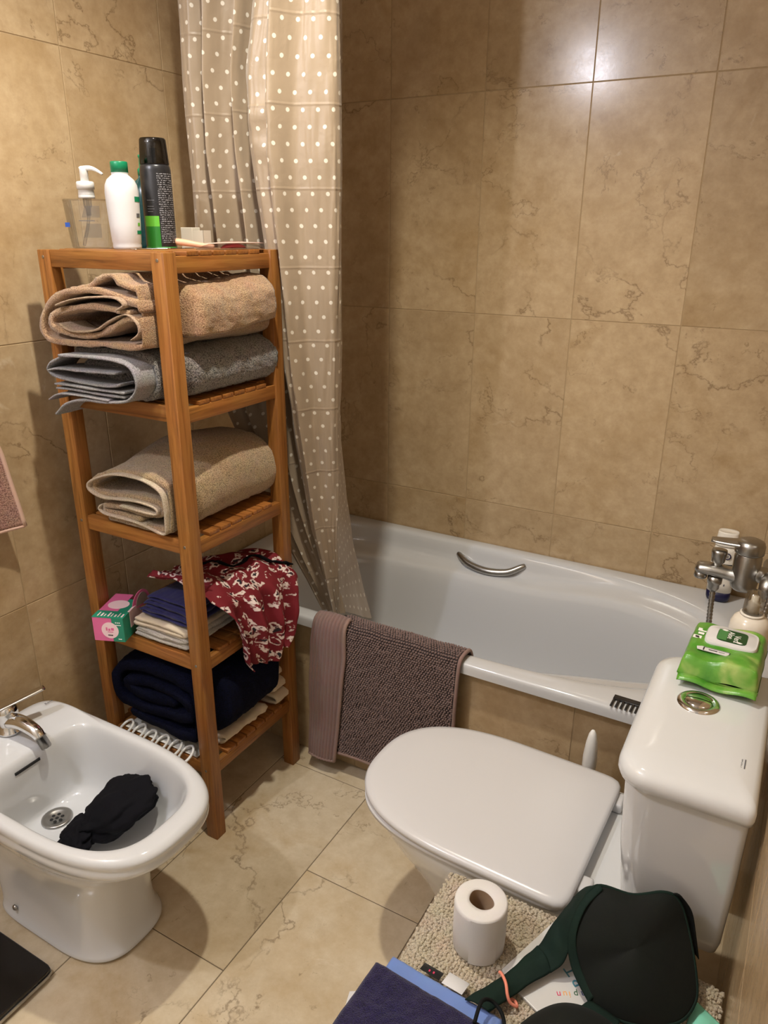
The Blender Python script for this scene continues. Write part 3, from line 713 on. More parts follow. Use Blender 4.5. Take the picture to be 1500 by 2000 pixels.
for i in range(3):
    st = thing('folded_cloth', ['cream towel at the bottom of the stack behind the navy towel', 'cream towel in the middle of the stack behind the navy towel', 'cream towel on top of the stack behind the navy towel'][i], 'towel', (.30, -.82, Z5+.03*i), 'stacked cream towels on the bottom shelf')
    z = Z5+.0085+.033*i; xr = .432-.010*i
    mesh('towel_body', ribbon([(.17, z), (.30, z), (xr-.02, z+.001), (xr, z+.0115), (xr-.02, z+.022), (.30, z+.022), (.17, z+.022)], .0085, -.853, -.785-.004*i, 16, 70, .0025, 34, 60+i, None, .001), 'cloth_cream', st)
# clear bag of white curtain rings
def clear(name, tint, gl=.25, ro=.05):
    mt, N, L, b = nt(name)
    tr_ = N.new('ShaderNodeBsdfTransparent'); tr_.inputs[0].default_value = tint
    gs = N.new('ShaderNodeBsdfGlossy'); gs.inputs['Roughness'].default_value = ro
    lw = N.new('ShaderNodeLayerWeight'); lw.inputs[0].default_value = .35
    mr = N.new('ShaderNodeMapRange'); mr.inputs['To Min'].default_value = .04; mr.inputs['To Max'].default_value = gl; L.new(lw.outputs['Fresnel'], mr.inputs['Value'])
    ms = N.new('ShaderNodeMixShader'); L.new(mr.outputs[0], ms.inputs[0]); L.new(tr_.outputs[0], ms.inputs[1]); L.new(gs.outputs[0], ms.inputs[2])
    L.new(ms.outputs[0], N['Material Output'].inputs[0]); N.remove(b)
clear('clear_film', (.97, .97, .96, 1), .35, .12); clear('clear_plastic', (.955, .96, .955, 1), .5, .03)
rp = thing('ring_pack', 'clear bag of white oval curtain rings at the front of the bottom shelf', 'pack', (.26, -1.13, Z5))
def bag(u, v, s):
    x = lerp(.128, .398, u); y = lerp(-1.190, -1.070, v); e = min(1, 6*min(u, 1-u))*min(1, 5*min(v, 1-v))
    return (x, y, Z5+.002+(.012+(.016+.005*nz((x, y, 0), 40, 3))*e if s else .010*(1-e)))
mesh('film', join(grid(lambda u, v: bag(u, v, 1), 40, 20), grid(lambda u, v: bag(u, v, 0), 40, 20)), 'clear_film', rp)
mesh('card', box(.14, .39, -1.125, -1.08, Z5+.0035, Z5+.0045), 'print_white', rp, False)
for k in range(6):
    cx = .160+k*.042; cy = -1.140+.003*math.sin(k*2)
    P = [(cx+.019*math.cos(a)-.30*.028*math.sin(a), cy+.028*math.sin(a), Z5+.016+.006*math.cos(a)+.004*math.sin(a)) for a in [2*math.pi*j/36 for j in range(36)]]
    mesh('ring', tube(P, .0033, 8, True), 'white_plastic', rp)

# ---------------------------------------------------------------- on top of the shelf unit
ZS = LEV[0]
def cylpatch(name, c, rfn, a0, a1, z0, z1, mat, parent, n=16, nzz=8, off=.0005):
    def f(u, v):
        a = math.radians(lerp(a0, a1, u)); z = lerp(z0, z1, v); r = rfn(z)+off
        return (c[0]+r*math.cos(a), c[1]+r*math.sin(a), z)
    return mesh(name, grid(f, n, nzz), mat, parent)
def fineprint(name, bg, fg, sc=260):
    mt, N, L, b = nt(name)
    uv = N.new('ShaderNodeTexCoord'); mp = N.new('ShaderNodeMapping'); mp.inputs['Scale'].default_value = (sc*1.6, sc*1.6, sc*2.3); L.new(uv.outputs['Object'], mp.inputs[0])
    n = noisen(N, L, mp.outputs[0], 1, 0, .5); r = ramp(N, [(.50, (0, 0, 0, 1)), (.53, (1, 1, 1, 1))]); L.new(n.outputs[0], r.inputs[0])
    sx = N.new('ShaderNodeSeparateXYZ'); L.new(uv.outputs['Object'], sx.inputs[0])
    m1 = N.new('ShaderNodeMath'); m1.operation = 'MULTIPLY'; m1.inputs[1].default_value = 2*math.pi/.0042; L.new(sx.outputs[2], m1.inputs[0])
    m2 = N.new('ShaderNodeMath'); m2.operation = 'SINE'; L.new(m1.outputs[0], m2.inputs[0])
    m3 = N.new('ShaderNodeMath'); m3.operation = 'GREATER_THAN'; m3.inputs[1].default_value = .1; L.new(m2.outputs[0], m3.inputs[0])
    m4 = N.new('ShaderNodeMath'); m4.operation = 'MULTIPLY'; L.new(m3.outputs[0], m4.inputs[0]); L.new(r.outputs[0], m4.inputs[1])
    L.new(mixc(N, L, m4.outputs[0], bg, fg), b.inputs['Base Color']); b.inputs['Roughness'].default_value = .4
fineprint('fine_print_dark', (.014, .014, .016, 1), (.30, .30, .32, 1))
plain('cap_green', srgb(6, 126, 84), .35); plain('teal_plastic', srgb(20, 84, 84), .25); plain('bottle_white', srgb(212, 213, 214), .32)
plain('can_black', (.016, .016, .018, 1), .3); plain('label_lime', srgb(96, 178, 52), .4); plain('label_green', srgb(36, 118, 38), .4); plain('blue_mark', srgb(28, 74, 160), .5)
clear('smoke_plastic', (.16, .16, .17, 1), .5, .08); clear('frosted_white', (.86, .86, .86, 1), .6, .2); clear('tint_print', (.84, .845, .85, 1), .1, .3)
# clear pump dispenser
px_, py_ = .137, -1.035
pd = thing('soap_dispenser', 'empty clear plastic dispenser with a white pump on the shelf top', 'dispenser', (px_, py_, ZS))
def rrect(cx, cy, hx, hy, z, n=6, a=0):
    R_ = [Vector((p.x, p.y, z)) for p in sring(0, 0, hx, hx, hy, n, n, z, 48)]
    return [Vector((cx+p.x*math.cos(a)-p.y*math.sin(a), cy+p.x*math.sin(a)+p.y*math.cos(a), z)) for p in R_]
PA = math.radians(28)
prof = [(.034, .0), (.0375, .002), (.0385, .004), (.041, .03), (.0455, .094), (.046, .097), (.044, .0985), (.026, .099), (.0165, .1005), (.0165, .108)]
mesh('bottle', loft([rrect(px_, py_, h, h*.62 if h > .02 else h, ZS+z, 7 if h > .02 else 2, PA) for h, z in prof], True, False), 'clear_plastic', pd, auto=40)
mesh('collar', lathe([(.0165, .1005), (.0168, .104), (.0155, .118), (.018, .118), (.018, .131), (.0165, .133), (.009, .134)], (px_, py_, ZS), 28), 'white_plastic', pd)
hd = mesh('pump_head', lathe([(.0085, .133), (.0085, .155), (.0095, .160), (.006, .1625), (.0005, .163)], (px_, py_, ZS), 20), 'white_plastic', pd)
dx, dy = math.cos(math.radians(20)), math.sin(math.radians(20))
mesh('nozzle', tube(catmull([(px_-.004*dx, py_-.004*dy, ZS+.157), (px_+.014*dx, py_+.014*dy, ZS+.159), (px_+.028*dx, py_+.028*dy, ZS+.155), (px_+.042*dx, py_+.042*dy, ZS+.147)], 14), [.0062-.0003*k for k in range(14)], 12), 'white_plastic', hd)
mesh('dip_tube', tube(catmull([(px_, py_, ZS+.10), (px_, py_, ZS+.07), (px_-.005, py_-.004, ZS+.04), (px_-.016, py_-.009, ZS+.006)], 14), .0032, 8), 'frosted_white', pd)
mesh('pump_barrel', lathe([(.009, .108), (.0085, .085), (.0055, .08), (.005, .066)], (px_, py_, ZS), 16, True, True), 'frosted_white', pd)
XP = Vector((math.cos(PA), math.sin(PA), 0)); YP = Vector((-math.sin(PA), math.cos(PA), 0)); OP = Vector((px_, py_, ZS))
mesh('printed_panel', cut([(-.005, .062), (.034, .062), (.035, .085), (.004, .085)], frame(OP-YP*.0278+XP*.0, XP, Z3), .0003), 'tint_print', pd, False)
mesh('printed_panel', cut([(-.006, .022), (.033, .022), (.034, .050), (.004, .050)], frame(OP-YP*.0268+XP*.0, XP, Z3), .0003), 'tint_print', pd, False)
marks('print_line', 'grey_print', pd, OP-YP*.0279, XP, Z3, [(-.012, .022, .055, .0563)])
mesh('blue_tab', cut([(-.042, .043), (-.032, .043), (-.032, .052), (-.042, .052)], frame(OP-YP*.0283, XP, Z3), .0004), 'blue_mark', pd, False)

# white bottle with green cap
wx, wy = .243, -1.035
wb = thing('lotion_bottle', 'white bottle with a green screw cap on the shelf top', 'bottle', (wx, wy, ZS))
wp = [(.026, .0), (.0285, .002), (.0290, .006), (.0285, .012), (.0295, .014), (.0315, .05), (.0330, .09), (.0335, .110), (.0318, .124), (.027, .134), (.019, .141), (.0165, .143), (.0165, .146), (.0172, .147)]
def rw(z): return pl(z-ZS, [(b, a) for a, b in wp])
mesh('bottle', lathe(wp, (wx, wy, ZS), 48), 'bottle_white', wb)
mesh('cap', lathe([(.0172, .1472), (.0172, .166), (.0162, .1678), (.001, .168)], (wx, wy, ZS), 40), 'cap_green', wb)
for a0, a1, z0, z1, m_ in ((2, 36, .092, .102, 'cap_green'), (4, 38, .030, .037, 'cap_green'), (6, 26, .062, .070, 'grey_print'), (10, 24, .046, .052, 'label_lime')):
    cylpatch('label', (wx, wy), rw, a0, a1, ZS+z0, ZS+z1, m_, wb)
# dark green bottle behind
gx, gy = .190, -.918
gb = thing('shampoo_bottle', 'dark green bottle with a green nozzle cap behind the white bottle', 'bottle', (gx, gy, ZS))
mesh('bottle', lathe([(.028, 0), (.030, .003), (.030, .105), (.028, .122), (.020, .138), (.0125, .145), (.0125, .15)], (gx, gy, ZS), 40), 'teal_plastic', gb)
mesh('cap', lathe([(.013, .1505), (.013, .162), (.0085, .166), (.0078, .184), (.0095, .187), (.0095, .191), (.001, .192)], (gx, gy, ZS), 28), 'cap_green', gb)
# black spray can
cx_, cy_ = .262, -.955
sc_ = thing('spray_can', 'tall black spray can with a lime green label block on the shelf top', 'spray can', (cx_, cy_, ZS))
cp = [(.030, .0), (.0315, .001), (.0320, .004), (.0320, .155), (.0305, .163), (.0285, .167)]
mesh('can', lathe(cp, (cx_, cy_, ZS), 48), 'can_black', sc_)
mesh('base_ring', lathe([(.0322, .0004), (.0328, .001), (.0328, .004), (.0322, .0045)], (cx_, cy_, ZS), 40, False, False), 'label_green', sc_)
mesh('cap', lathe([(.0290, .166), (.0300, .168), (.0275, .205), (.0268, .214), (.0245, .217), (.001, .218)], (cx_, cy_, ZS), 48), 'smoke_plastic', sc_)
mesh('nozzle', lathe([(.022, .166), (.018, .180), (.009, .184), (.008, .198), (.001, .199)], (cx_, cy_, ZS), 24), 'can_black', sc_)
rc = lambda z: .0320
cylpatch('text_panel', (cx_, cy_), rc, -42, 30, ZS+.012, ZS+.150, 'fine_print_dark', sc_, 20, 2)
cylpatch('green_label', (cx_, cy_), rc, -110, -46, ZS+.004, ZS+.045, 'label_green', sc_, 20, 2)
cylpatch('lime_label', (cx_, cy_), rc, -110, -46, ZS+.0452, ZS+.066, 'label_lime', sc_, 20, 2)
for k, (z, a1) in enumerate(((.096, -58), (.092, -50), (.084, -62), (.079, -60), (.074, -66))): cylpatch('print_line', (cx_, cy_), rc, -88, a1, ZS+z, ZS+z+.0016, 'grey_print' if k != 1 else 'tint_print', sc_, 10, 1)
# small white carton, razor, pink pack, hair pins
plain('carton_white', srgb(226, 220, 206), .5); plain('peach_plastic', srgb(232, 176, 142), .35); plain('pink_plastic', srgb(222, 88, 112), .35); plain('pale_pink', srgb(238, 196, 182), .4); plain('carton_tan', srgb(178, 154, 124), .6)
sb_ = thing('small_carton', 'small white carton behind the spray can at the back of the shelf top', 'box', (.27, -.845, ZS))
mesh('carton_body', rotz(box(.232, .262, -.862, -.828, ZS, ZS+.044, .001), .2, (.26, -.845, 0)), 'carton_white', sb_, False)
mesh('open_tray', rotz(join(box(.2625, .290, -.862, -.8605, ZS, ZS+.038), box(.2885, .290, -.862, -.828, ZS, ZS+.038), box(.2625, .290, -.8295, -.828, ZS, ZS+.038), box(.2625, .29, -.862, -.828, ZS, ZS+.002)), .2, (.26, -.845, 0)), 'carton_white', sb_, False)
mesh('lining', rotz(box(.266, .285, -.8602, -.8598, ZS+.003, ZS+.030), .2, (.26, -.845, 0)), 'carton_tan', sb_, False)
rz_ = thing('razor', 'peach coloured razor handle lying beside the spray can', 'razor', (.31, -.92, ZS))
P = catmull([(.278, -.945, ZS+.016), (.305, -.932, ZS+.013), (.335, -.915, ZS+.008), (.362, -.90, ZS+.005)], 16)
mesh('handle', tube(P, [.0055, .0065, .007, .0075, .0075, .0072, .007, .0066, .006, .0058, .0056, .0054, .0052, .005, .0046, .004], 12), 'peach_plastic', rz_)
mesh('head', rotz(box(.262, .278, -.962, -.930, ZS+.010, ZS+.020, .003), .3, (.27, -.945, 0)), 'pale_pink', rz_)
pk = thing('plastic_pack', 'flat clear pack with a pink insert lying on the shelf top', 'pack', (.41, -.90, ZS))
A0, A1 = Vector((.402, -.995, ZS)), Vector((.418, -.800, ZS)); AX = (A1-A0).normalized(); AN = Vector((AX.y, -AX.x, 0))
def packf(s, wd, hgt, l0=0, l1=1, z0=0):
    L_ = (A1-A0).length; rr = []
    for k in range(25):
        u = k/24; w_ = wd*math.sin(math.pi*min(1, max(.02, u)))**.45; h_ = hgt*math.sin(math.pi*min(1, max(.02, u)))**.6
        c_ = A0+AX*L_*lerp(l0, l1, u)
        rr.append([c_+AN*w_*math.cos(a)+Vector((0, 0, z0+h_*(1+math.sin(a))/1)) for a in [2*math.pi*j/20 for j in range(20)]])
    return loft(rr)
mesh('insert', packf(0, .012, .0055, .34, .70, .0025), 'pink_plastic', pk)
mesh('blister', packf(0, .021, .0088), 'clear_plastic', pk)
mesh('rim', packf(0, .019, .0016, .10, 1.0, .012), 'pale_pink', pk)
for k in range(6):
    o = Vector((.315+.014*k, -1.085+.016*k, ZS+.0022+.0004*k)); a = -.6+.5*k
    d_ = Vector((math.cos(a), math.sin(a), 0))*.022; n_ = Vector((-d_.y, d_.x, 0)).normalized()*.0022
    P = [o-d_+n_, o+d_*.2+n_*.8, o+d_+n_*.9, o+d_*1.1, o+d_-n_*.9, o-n_*1.2, o-d_-n_*.6]
    h = mesh('hair_pin', tube(catmull(P, 24), .0009, 6), 'worn_chrome', None, origin=o)
    tag(h, 'thin metal hair pin near the front corner of the shelf top', 'hair pin', 'hair pins on the shelf top')

# ---------------------------------------------------------------- shower curtain and rod
def satin():
    mt, N, L, b = nt('dotted_satin')
    uv = N.new('ShaderNodeUVMap'); sx = N.new('ShaderNodeSeparateXYZ'); L.new(uv.outputs[0], sx.inputs[0])
    def M(op, a, b_=None):
        q = N.new('ShaderNodeMath'); q.operation = op
        for i, v in ((0, a), (1, b_)):
            if v is None: continue
            if isinstance(v, (int, float)): q.inputs[i].default_value = v
            else: L.new(v, q.inputs[i])
        return q.outputs[0]
    DX, DY = .0345, .0330
    row = M('FLOOR', M('DIVIDE', sx.outputs[1], DY)); odd = M('MULTIPLY', M('FLOORED_MODULO', row, 2), DX*.5)
    fx = M('SUBTRACT', M('FLOORED_MODULO', M('ADD', sx.outputs[0], odd), DX), DX/2)
    fy = M('SUBTRACT', M('FLOORED_MODULO', sx.outputs[1], DY), DY/2)
    d = M('SQRT', M('ADD', M('MULTIPLY', fx, fx), M('MULTIPLY', fy, fy)))
    mr = N.new('ShaderNodeMapRange'); mr.inputs['From Min'].default_value = .0040; mr.inputs['From Max'].default_value = .0048
    mr.inputs['To Min'].default_value = 1; mr.inputs['To Max'].default_value = 0; L.new(d, mr.inputs['Value'])
    c = mixc(N, L, mr.outputs[0], srgb(158, 139, 115), srgb(220, 212, 196))
    L.new(c, b.inputs['Base Color']); b.inputs['Roughness'].default_value = .42
    setin(b, Sheen_Weight=.3, Specular_IOR_Level=.6)
    # packing creases every 32 cm and fine crumple
    cr_ = M('ABSOLUTE', M('SUBTRACT', M('FLOORED_MODULO', M('ADD', sx.outputs[1], .02), .165), .08))
    mc = N.new('ShaderNodeMapRange'); mc.inputs['From Max'].default_value = .004; mc.inputs['To Min'].default_value = 1; mc.inputs['To Max'].default_value = 0; L.new(cr_, mc.inputs['Value'])
    n = noisen(N, L, uv.outputs[0], 12, 4, .55, .3)
    hh = M('ADD', M('MULTIPLY', mc.outputs[0], .25), n.outputs[0]); bump(N, L, b, hh, .35, .008)
    t_ = N.new('ShaderNodeBsdfTranslucent'); L.new(c, t_.inputs[0]); ms = N.new('ShaderNodeMixShader'); ms.inputs[0].default_value = .12
    L.new(b.outputs[0], ms.inputs[1]); L.new(t_.outputs[0], ms.inputs[2]); L.new(ms.outputs[0], N['Material Output'].inputs[0])
satin()
cu_t = thing('shower_curtain', 'taupe satin shower curtain with white dots bunched beside the shelf unit', 'curtain', (.34, -.70, .43))
# fold lines: for each height, (x, y) of every control point from the left edge to the right edge
TOP = [(.112, .030), (.140, -.004), (.175, -.012), (.205, .012), (.222, .020), (.226, -.022), (.250, .006), (.282, .020), (.306, .004), (.318, -.024), (.334, .010), (.372, .034), (.392, .022), (.376, -.020), (.400, -.040), (.436, -.036), (.462, -.060), (.490, -.030), (.528, -.020), (.562, -.008), (.566, .012), (.552, .028), (.556, .045)]
K = len(TOP)
def lev(z):
    """control points at height z"""
    out = []
    fl = pl(z, [(.42, .478), (.50, .470), (.75, .446), (1.05, .430), (1.40, .386), (1.63, .356), (1.78, .357), (1.92, .386), (2.1, .40)])       # left edge of the front flap
    fr = pl(z, [(.42, .484), (.55, .496), (.75, .518), (1.05, .540), (1.3, .556), (1.6, .563), (2.1, .566)])                     # right turn of the front flap
    le = pl(z, [(.42, .420), (.50, .385), (.62, .325), (.80, .245), (1.05, .150), (1.3, .118), (2.1, .114)])                     # left edge of the curtain
    re = pl(z, [(.42, .448), (.50, .432), (.60, .424), (.74, .442), (.85, .462), (.93, .474), (.985, .492), (1.02, .500), (1.06, .510), (1.2, .540), (2.1, .558)])   # right hem
    yb = pl(z, [(.42, -.615), (.50, -.630), (.70, -.668), (1.0, -.700), (1.3, -.712), (2.1, -.712)])
    yr = pl(z, [(.42, -.365), (.50, -.40), (.60, -.445), (.74, -.50), (.93, -.575), (1.03, -.622), (1.2, -.665), (1.4, -.672), (2.1, -.672)])
    amp = pl(z, [(.42, .35), (.8, .9), (1.1, 1.35), (1.6, 1.6), (2.3, 1.3)])
    for i, (x, dy_) in enumerate(TOP):
        if i <= 12: x_ = le+(x-.112)/(.392-.112)*(fl+.022-le)
        elif i <= 19: x_ = fl+(x-.376)/(.562-.376)*(fr-fl)
        elif i == 20: x_ = fr+.002
        else: x_ = lerp(fr, re, (i-20)/2)
        y_ = yb+dy_*amp if i < 20 else lerp(yb+.012, yr, (i-20)/2+.001)
        if i == 20: y_ = yb+.012
        zr = z if z > .62 or i < 20 else .62-(.62-z)*(1+.75*(i-20)/2)
        out.append(Vector((x_, y_, zr)))
    return out
NSX = 200; LV_ = [.425+(2.22-.425)*k/100 for k in range(101)]
rows = []
for z in LV_:
    r = catmull(lev(z), NSX)
    for i, q in enumerate(r):
        q.y += .004*nz((i*.03, z, 0), 6, 9)+.003*nz((i*.09, z*1.3, 0), 10, 11); q.x += .002*nz((i*.05, z, 3), 7, 12)
        # sideways tug creases in the flap
        q.y -= .010*math.exp(-((z-1.70-.25*(i/NSX-.68))/.02)**2)*math.exp(-((i/NSX-.66)/.05)**2)+.007*math.exp(-((z-1.63+.4*(i/NSX-.66))/.018)**2)*math.exp(-((i/NSX-.67)/.05)**2)
    rows.append(r)
ref = catmull(lev(1.45), NSX); arc = [0]
for a, b in zip(ref, ref[1:]): arc.append(arc[-1]+(b-a).length)
V = [p for r in rows for p in r]; F = [(j*NSX+i, j*NSX+i+1, (j+1)*NSX+i+1, (j+1)*NSX+i) for j in range(len(rows)-1) for i in range(NSX-1)]
cu_o = mesh('curtain_cloth', (V, F), 'dotted_satin', cu_t)
ARC = []; AI = int(.70*NSX)
for r in rows:
    a_ = [0]
    for a, b in zip(r, r[1:]): a_.append(a_[-1]+math.hypot(b.x-a.x, b.y-a.y))
    ARC.append([x-a_[AI] for x in a_])
set_uv(cu_o, lambda i: (ARC[i//NSX][i % NSX], LV_[i//NSX]))
for k in range(5): mesh('curtain_ring', tube([(.13+.1*k, -.705+.022*math.cos(a), 2.248+.022*math.sin(a)) for a in [2*math.pi*j/20 for j in range(20)]], .002, 6, True), 'white_plastic', cu_t)
rod = thing('curtain_rod', 'white shower curtain rod spanning the bathtub above the frame', 'rod', (.8, -.705, 2.25))
mesh('tube', tube([(.004, -.705, 2.25), (RX-.004, -.705, 2.25)], .012, 20), 'white_plastic', rod)
for x in (.0035, RX-.0035): mesh('flange', tube([(x-.002, -.705, 2.25), (x+.002, -.705, 2.25)], .028, 24), 'white_plastic', rod)
hk = thing('wall_hook', 'tiny white hook on the tiles to the right of the curtain', 'hook', (.113, 0, 2.05))
mesh('plate', box(.107, .119, -.004, -.0005, 2.045, 2.057, .001), 'white_plastic', hk); mesh('peg', tube([(.113, -.004, 2.05), (.116, -.012, 2.05), (.119, -.014, 2.053)], .0025, 8), 'white_plastic', hk)

# ---------------------------------------------------------------- bath mat over the tub edge
plain('mat_mauve', srgb(114, 91, 85), .9, 0, Sheen_Weight=.35); weave('mat_hem', srgb(140, 115, 107)); weave('mat_back', srgb(128, 104, 98), .9, 900)
bm_ = thing('bath_mat', 'mauve chenille bath mat hung over the front edge of the bathtub', 'bath mat', (.72, -.745, .06))
MP = catmull([(-.680, .425), (-.686, .455), (-.697, .474), (-.712, .478), (-.730, .479), (-.746, .474), (-.752, .455), (-.755, .40), (-.757, .25), (-.759, .07)], 160)
MP = even([Vector((0, p.x, p.y)) for p in MP], 160)
def matp(s, x, off=0):
    f = s*159; i = min(158, int(f)); p = MP[i].lerp(MP[i+1], f-i); t = (MP[min(159, i+2)]-MP[max(0, i-1)]).normalized(); n_ = Vector((0, t.z, -t.y))
    q = Vector((x, p.y, p.z))+n_*off
    q.y -= .006*nz((x, 0, p.z), 9, 4)*sstep(.45, .3, p.z)+.004*sstep(.45, .1, p.z)
    if p.z > .44: q.z += .003*nz((x, p.y, 0), 20, 2)
    return q
def mright(s): return lerp(.930, .912, s)
plain('mat_base_shade', srgb(52, 40, 39), .95)  # ground cloth coloured darker than the mat, painting shade between the beads
mesh('mat_cloth', grid(lambda u, v: matp(v, lerp(.56, mright(v), u)), 30, 80), 'mat_base_shade', bm_, solid=.005)
oct_ = bmesh.new(); bmesh.ops.create_icosphere(oct_, subdivisions=1, radius=1); OV = [v.co.copy() for v in oct_.verts]; oct_.verts.index_update(); OF = [tuple(v.index for v in f.verts) for f in oct_.faces]; oct_.free()
def blobs(pts, jit=.3):
    V, F = [], []
    for p, r, sq in pts:
        a = random.uniform(0, 6.28); ca, sa = math.cos(a), math.sin(a); n = len(V); k = [r*random.uniform(1-jit, 1+jit) for _ in range(3)]
        for v in OV:
            x, y, z = v.x*k[0], v.y*k[1], v.z*k[2]*sq
            V.append(p+Vector((x*ca-y*sa, y*ca+x*sa, z)))
        F += [tuple(i+n for i in f) for f in OF]
    return V, F
B = []
nx_, ns_ = 47, 70
for j in range(ns_):
    for i in range(nx_):
        s = lerp(.10, .975, j/(ns_-1)); x = lerp(.575, mright(s)-.012, min(1, (i+.5*(j % 2))/(nx_-1)))
        wob = .0030*nz((x, s, 0), 38, 6)
        B.append((matp(s, x+wob+random.uniform(-.0006, .0006), .0038), .0033, 1.0))
mt_p = mesh('chenille_pile', blobs(B, .22), 'mat_mauve', bm_); mt_p['kind'] = 'stuff'
mesh('side_hem', tube([matp(lerp(.05, .99, k/60), mright(lerp(.05, .99, k/60))-.003, .003) for k in range(61)], .005, 8), 'mat_hem', bm_)
mesh('bottom_hem', tube([matp(.99, lerp(.56, .908, k/20), .003) for k in range(21)], .005, 8), 'mat_hem', bm_)
def strip(u, v):
    s = lerp(.17, 1.04, v); xr = pl(v, [(0, .596), (.25, .598), (.5, .588), (1, .566)])
    x = lerp(pl(v, [(0, .500), (.2, .488), (1, .480)]), xr, u); q = matp(min(1, s), x, .011+.006*math.sin(math.pi*u))
    if s > 1: q.z -= (s-1)*.55
    q += Vector((0, -.0016*math.sin(2*math.pi*u*9.5), .0010*math.sin(2*math.pi*u*9.5) if v < .3 else 0)); return q
mesh('folded_strip', grid(strip, 110, 70), 'mat_back', bm_, solid=.004)
mesh('strip_hem', tube([strip(1, k/50)+Vector((0, -.002, .001)) for k in range(51)], .0055, 8), 'mat_hem', bm_)
mesh('strip_end', tube([strip(k/20, 1) for k in range(21)], .0048, 8), 'mat_hem', bm_)

# ---------------------------------------------------------------- bath mixer and hose
fx_, fy_ = 1.494, -.365
fa = thing('bath_mixer', 'worn chrome bath mixer with a lever on the right wall above the tub', 'faucet', (1.55, fy_, .655))
mesh('valve_body', lathe([(.023, .648), (.0295, .656), (.0310, .668), (.0310, .735), (.0285, .740), (.0285, .744)], (fx_, fy_, 0), 36), 'worn_chrome', fa)
mesh('lever_cap', lathe([(.0325, .7445), (.0335, .747), (.0335, .765), (.0300, .774), (.018, .779), (.001, .780)], (fx_, fy_, 0), 36), 'worn_chrome', fa)
rr = []
for k in range(17):
    u = k/16; x = lerp(fx_-.012, 1.408, u); wd = lerp(.027, .016, u)*(1 if u < .93 else .85); h = .0078*(1-.30*u)
    rr.append([Vector((x, fy_+wd*math.cos(a), .766-.008*u+.004*u*u+h*math.sin(a))) for a in [2*math.pi*j/18 for j in range(18)]])
mesh('lever', loft(rr), 'worn_chrome', fa)
rr = []
for k in range(21):
    u = k/20; x = lerp(fx_-.005, 1.382, u); wd = pl(u, [(0, .026), (.3, .022), (.7, .023), (.93, .022), (1, .013)]); h = pl(u, [(0, .024), (.3, .0165), (.8, .0155), (.95, .014), (1, .008)])
    rr.append([Vector((x, fy_+wd*math.cos(a), .677+.004*math.sin(u*3)+.006*u+h*math.sin(a))) for a in [2*math.pi*j/24 for j in range(24)]])
mesh('spout', loft(rr), 'worn_chrome', fa)
mesh('aerator', lathe([(.0145, .676), (.0155, .661), (.0140, .6575), (.001, .659)], (1.396, fy_, 0), 24), 'worn_chrome', fa)
mesh('diverter_knob', lathe([(.010, .69), (.0105, .703), (.0155, .708), (.0185, .732), (.0175, .738), (.012, .740), (.001, .740)], (1.430, fy_, 0), 24), 'worn_chrome', fa)
mesh('hose_outlet', lathe([(.0175, .668), (.0170, .650), (.0135, .648), (.0130, .636), (.0085, .628)], (1.430, fy_, 0), 20), 'worn_chrome', fa)
mesh('cross_body', tube([(1.548, fy_-.085, .690), (1.548, fy_+.085, .690)], .020, 24), 'worn_chrome', fa)
mesh('neck', tube([(fx_, fy_, .695), (1.548, fy_, .692)], .020, 24), 'worn_chrome', fa)
for s in (-1, 1):
    mesh('wall_union', tube([(1.548, fy_+s*.07, .690), (RX-.004, fy_+s*.07, .690)], .013, 18), 'worn_chrome', fa)
    mesh('wall_rose', tube([(RX-.012, fy_+s*.07, .690), (RX-.003, fy_+s*.07, .690)], [.028, .033], 28), 'worn_chrome', fa)
P = even(catmull([(1.430, fy_, .634), (1.432, fy_-.004, .58), (1.437, fy_-.010, .50), (1.440, -.40, .40), (1.435, -.45, .30), (1.425, -.50, .27), (1.430, -.545, .33), (1.452, -.560, .44), (1.490, -.555, .515), (1.530, -.525, .575), (1.551, -.50, .66), (1.562, -.475, .80), (1.568, -.46, .95), (1.570, -.455, 1.05)], 500), 400)
mesh('shower_hose', tube(P, [.0072 if i % 3 else .0060 for i in range(400)], 10), 'worn_chrome', fa)
hs_ = thing('hand_shower', 'chrome hand shower parked in its wall holder beside the mixer', 'shower head', (1.565, -.45, 1.05))
mesh('holder', tube([(RX-.003, -.45, 1.08), (1.572, -.45, 1.08)], [.02, .017], 20), 'worn_chrome', hs_)
mesh('handle', tube([(1.570, -.455, 1.052), (1.560, -.45, 1.12), (1.545, -.45, 1.20)], [.010, .012, .013], 16), 'chrome', hs_)
mesh('head', tube([(1.552, -.45, 1.215), (1.525, -.45, 1.200), (1.518, -.45, 1.196)], [.02, .036, .034], 28), 'chrome', hs_)

# shampoo bottle in the corner
plain('navy_plastic', srgb(24, 24, 62), .3); plain('pink_label', srgb(206, 50, 92), .4); plain('offwhite_plastic', srgb(232, 226, 214), .3)
hx, hy = 1.428, -.062
sh = thing('shampoo_bottle', 'white shampoo bottle with a navy base in the corner behind the mixer', 'bottle', (hx, hy, ZT))
def ov(a, b, z, dx=0): return sring(hx+dx, hy, a, a, b, 2.6, 2.6, ZT+.0015+z, 40)
mesh('base', loft([ov(.026, .018, 0), ov(.030, .021, .003), ov(.032, .022, .010), ov(.0325, .0225, .030)]), 'navy_plastic', sh)
mesh('bottle', loft([ov(.0326, .0226, .0302), ov(.0335, .023, .06), ov(.0340, .0235, .10), ov(.0335, .023, .13), ov(.031, .022, .155), ov(.0285, .021, .167)]), 'offwhite_plastic', sh)
mesh('cap', loft([ov(.0305, .0215, .170), ov(.0305, .0215, .173), ov(.0270, .0195, .208), ov(.0255, .0180, .212), ov(.0225, .0155, .2095)]), 'offwhite_plastic', sh)
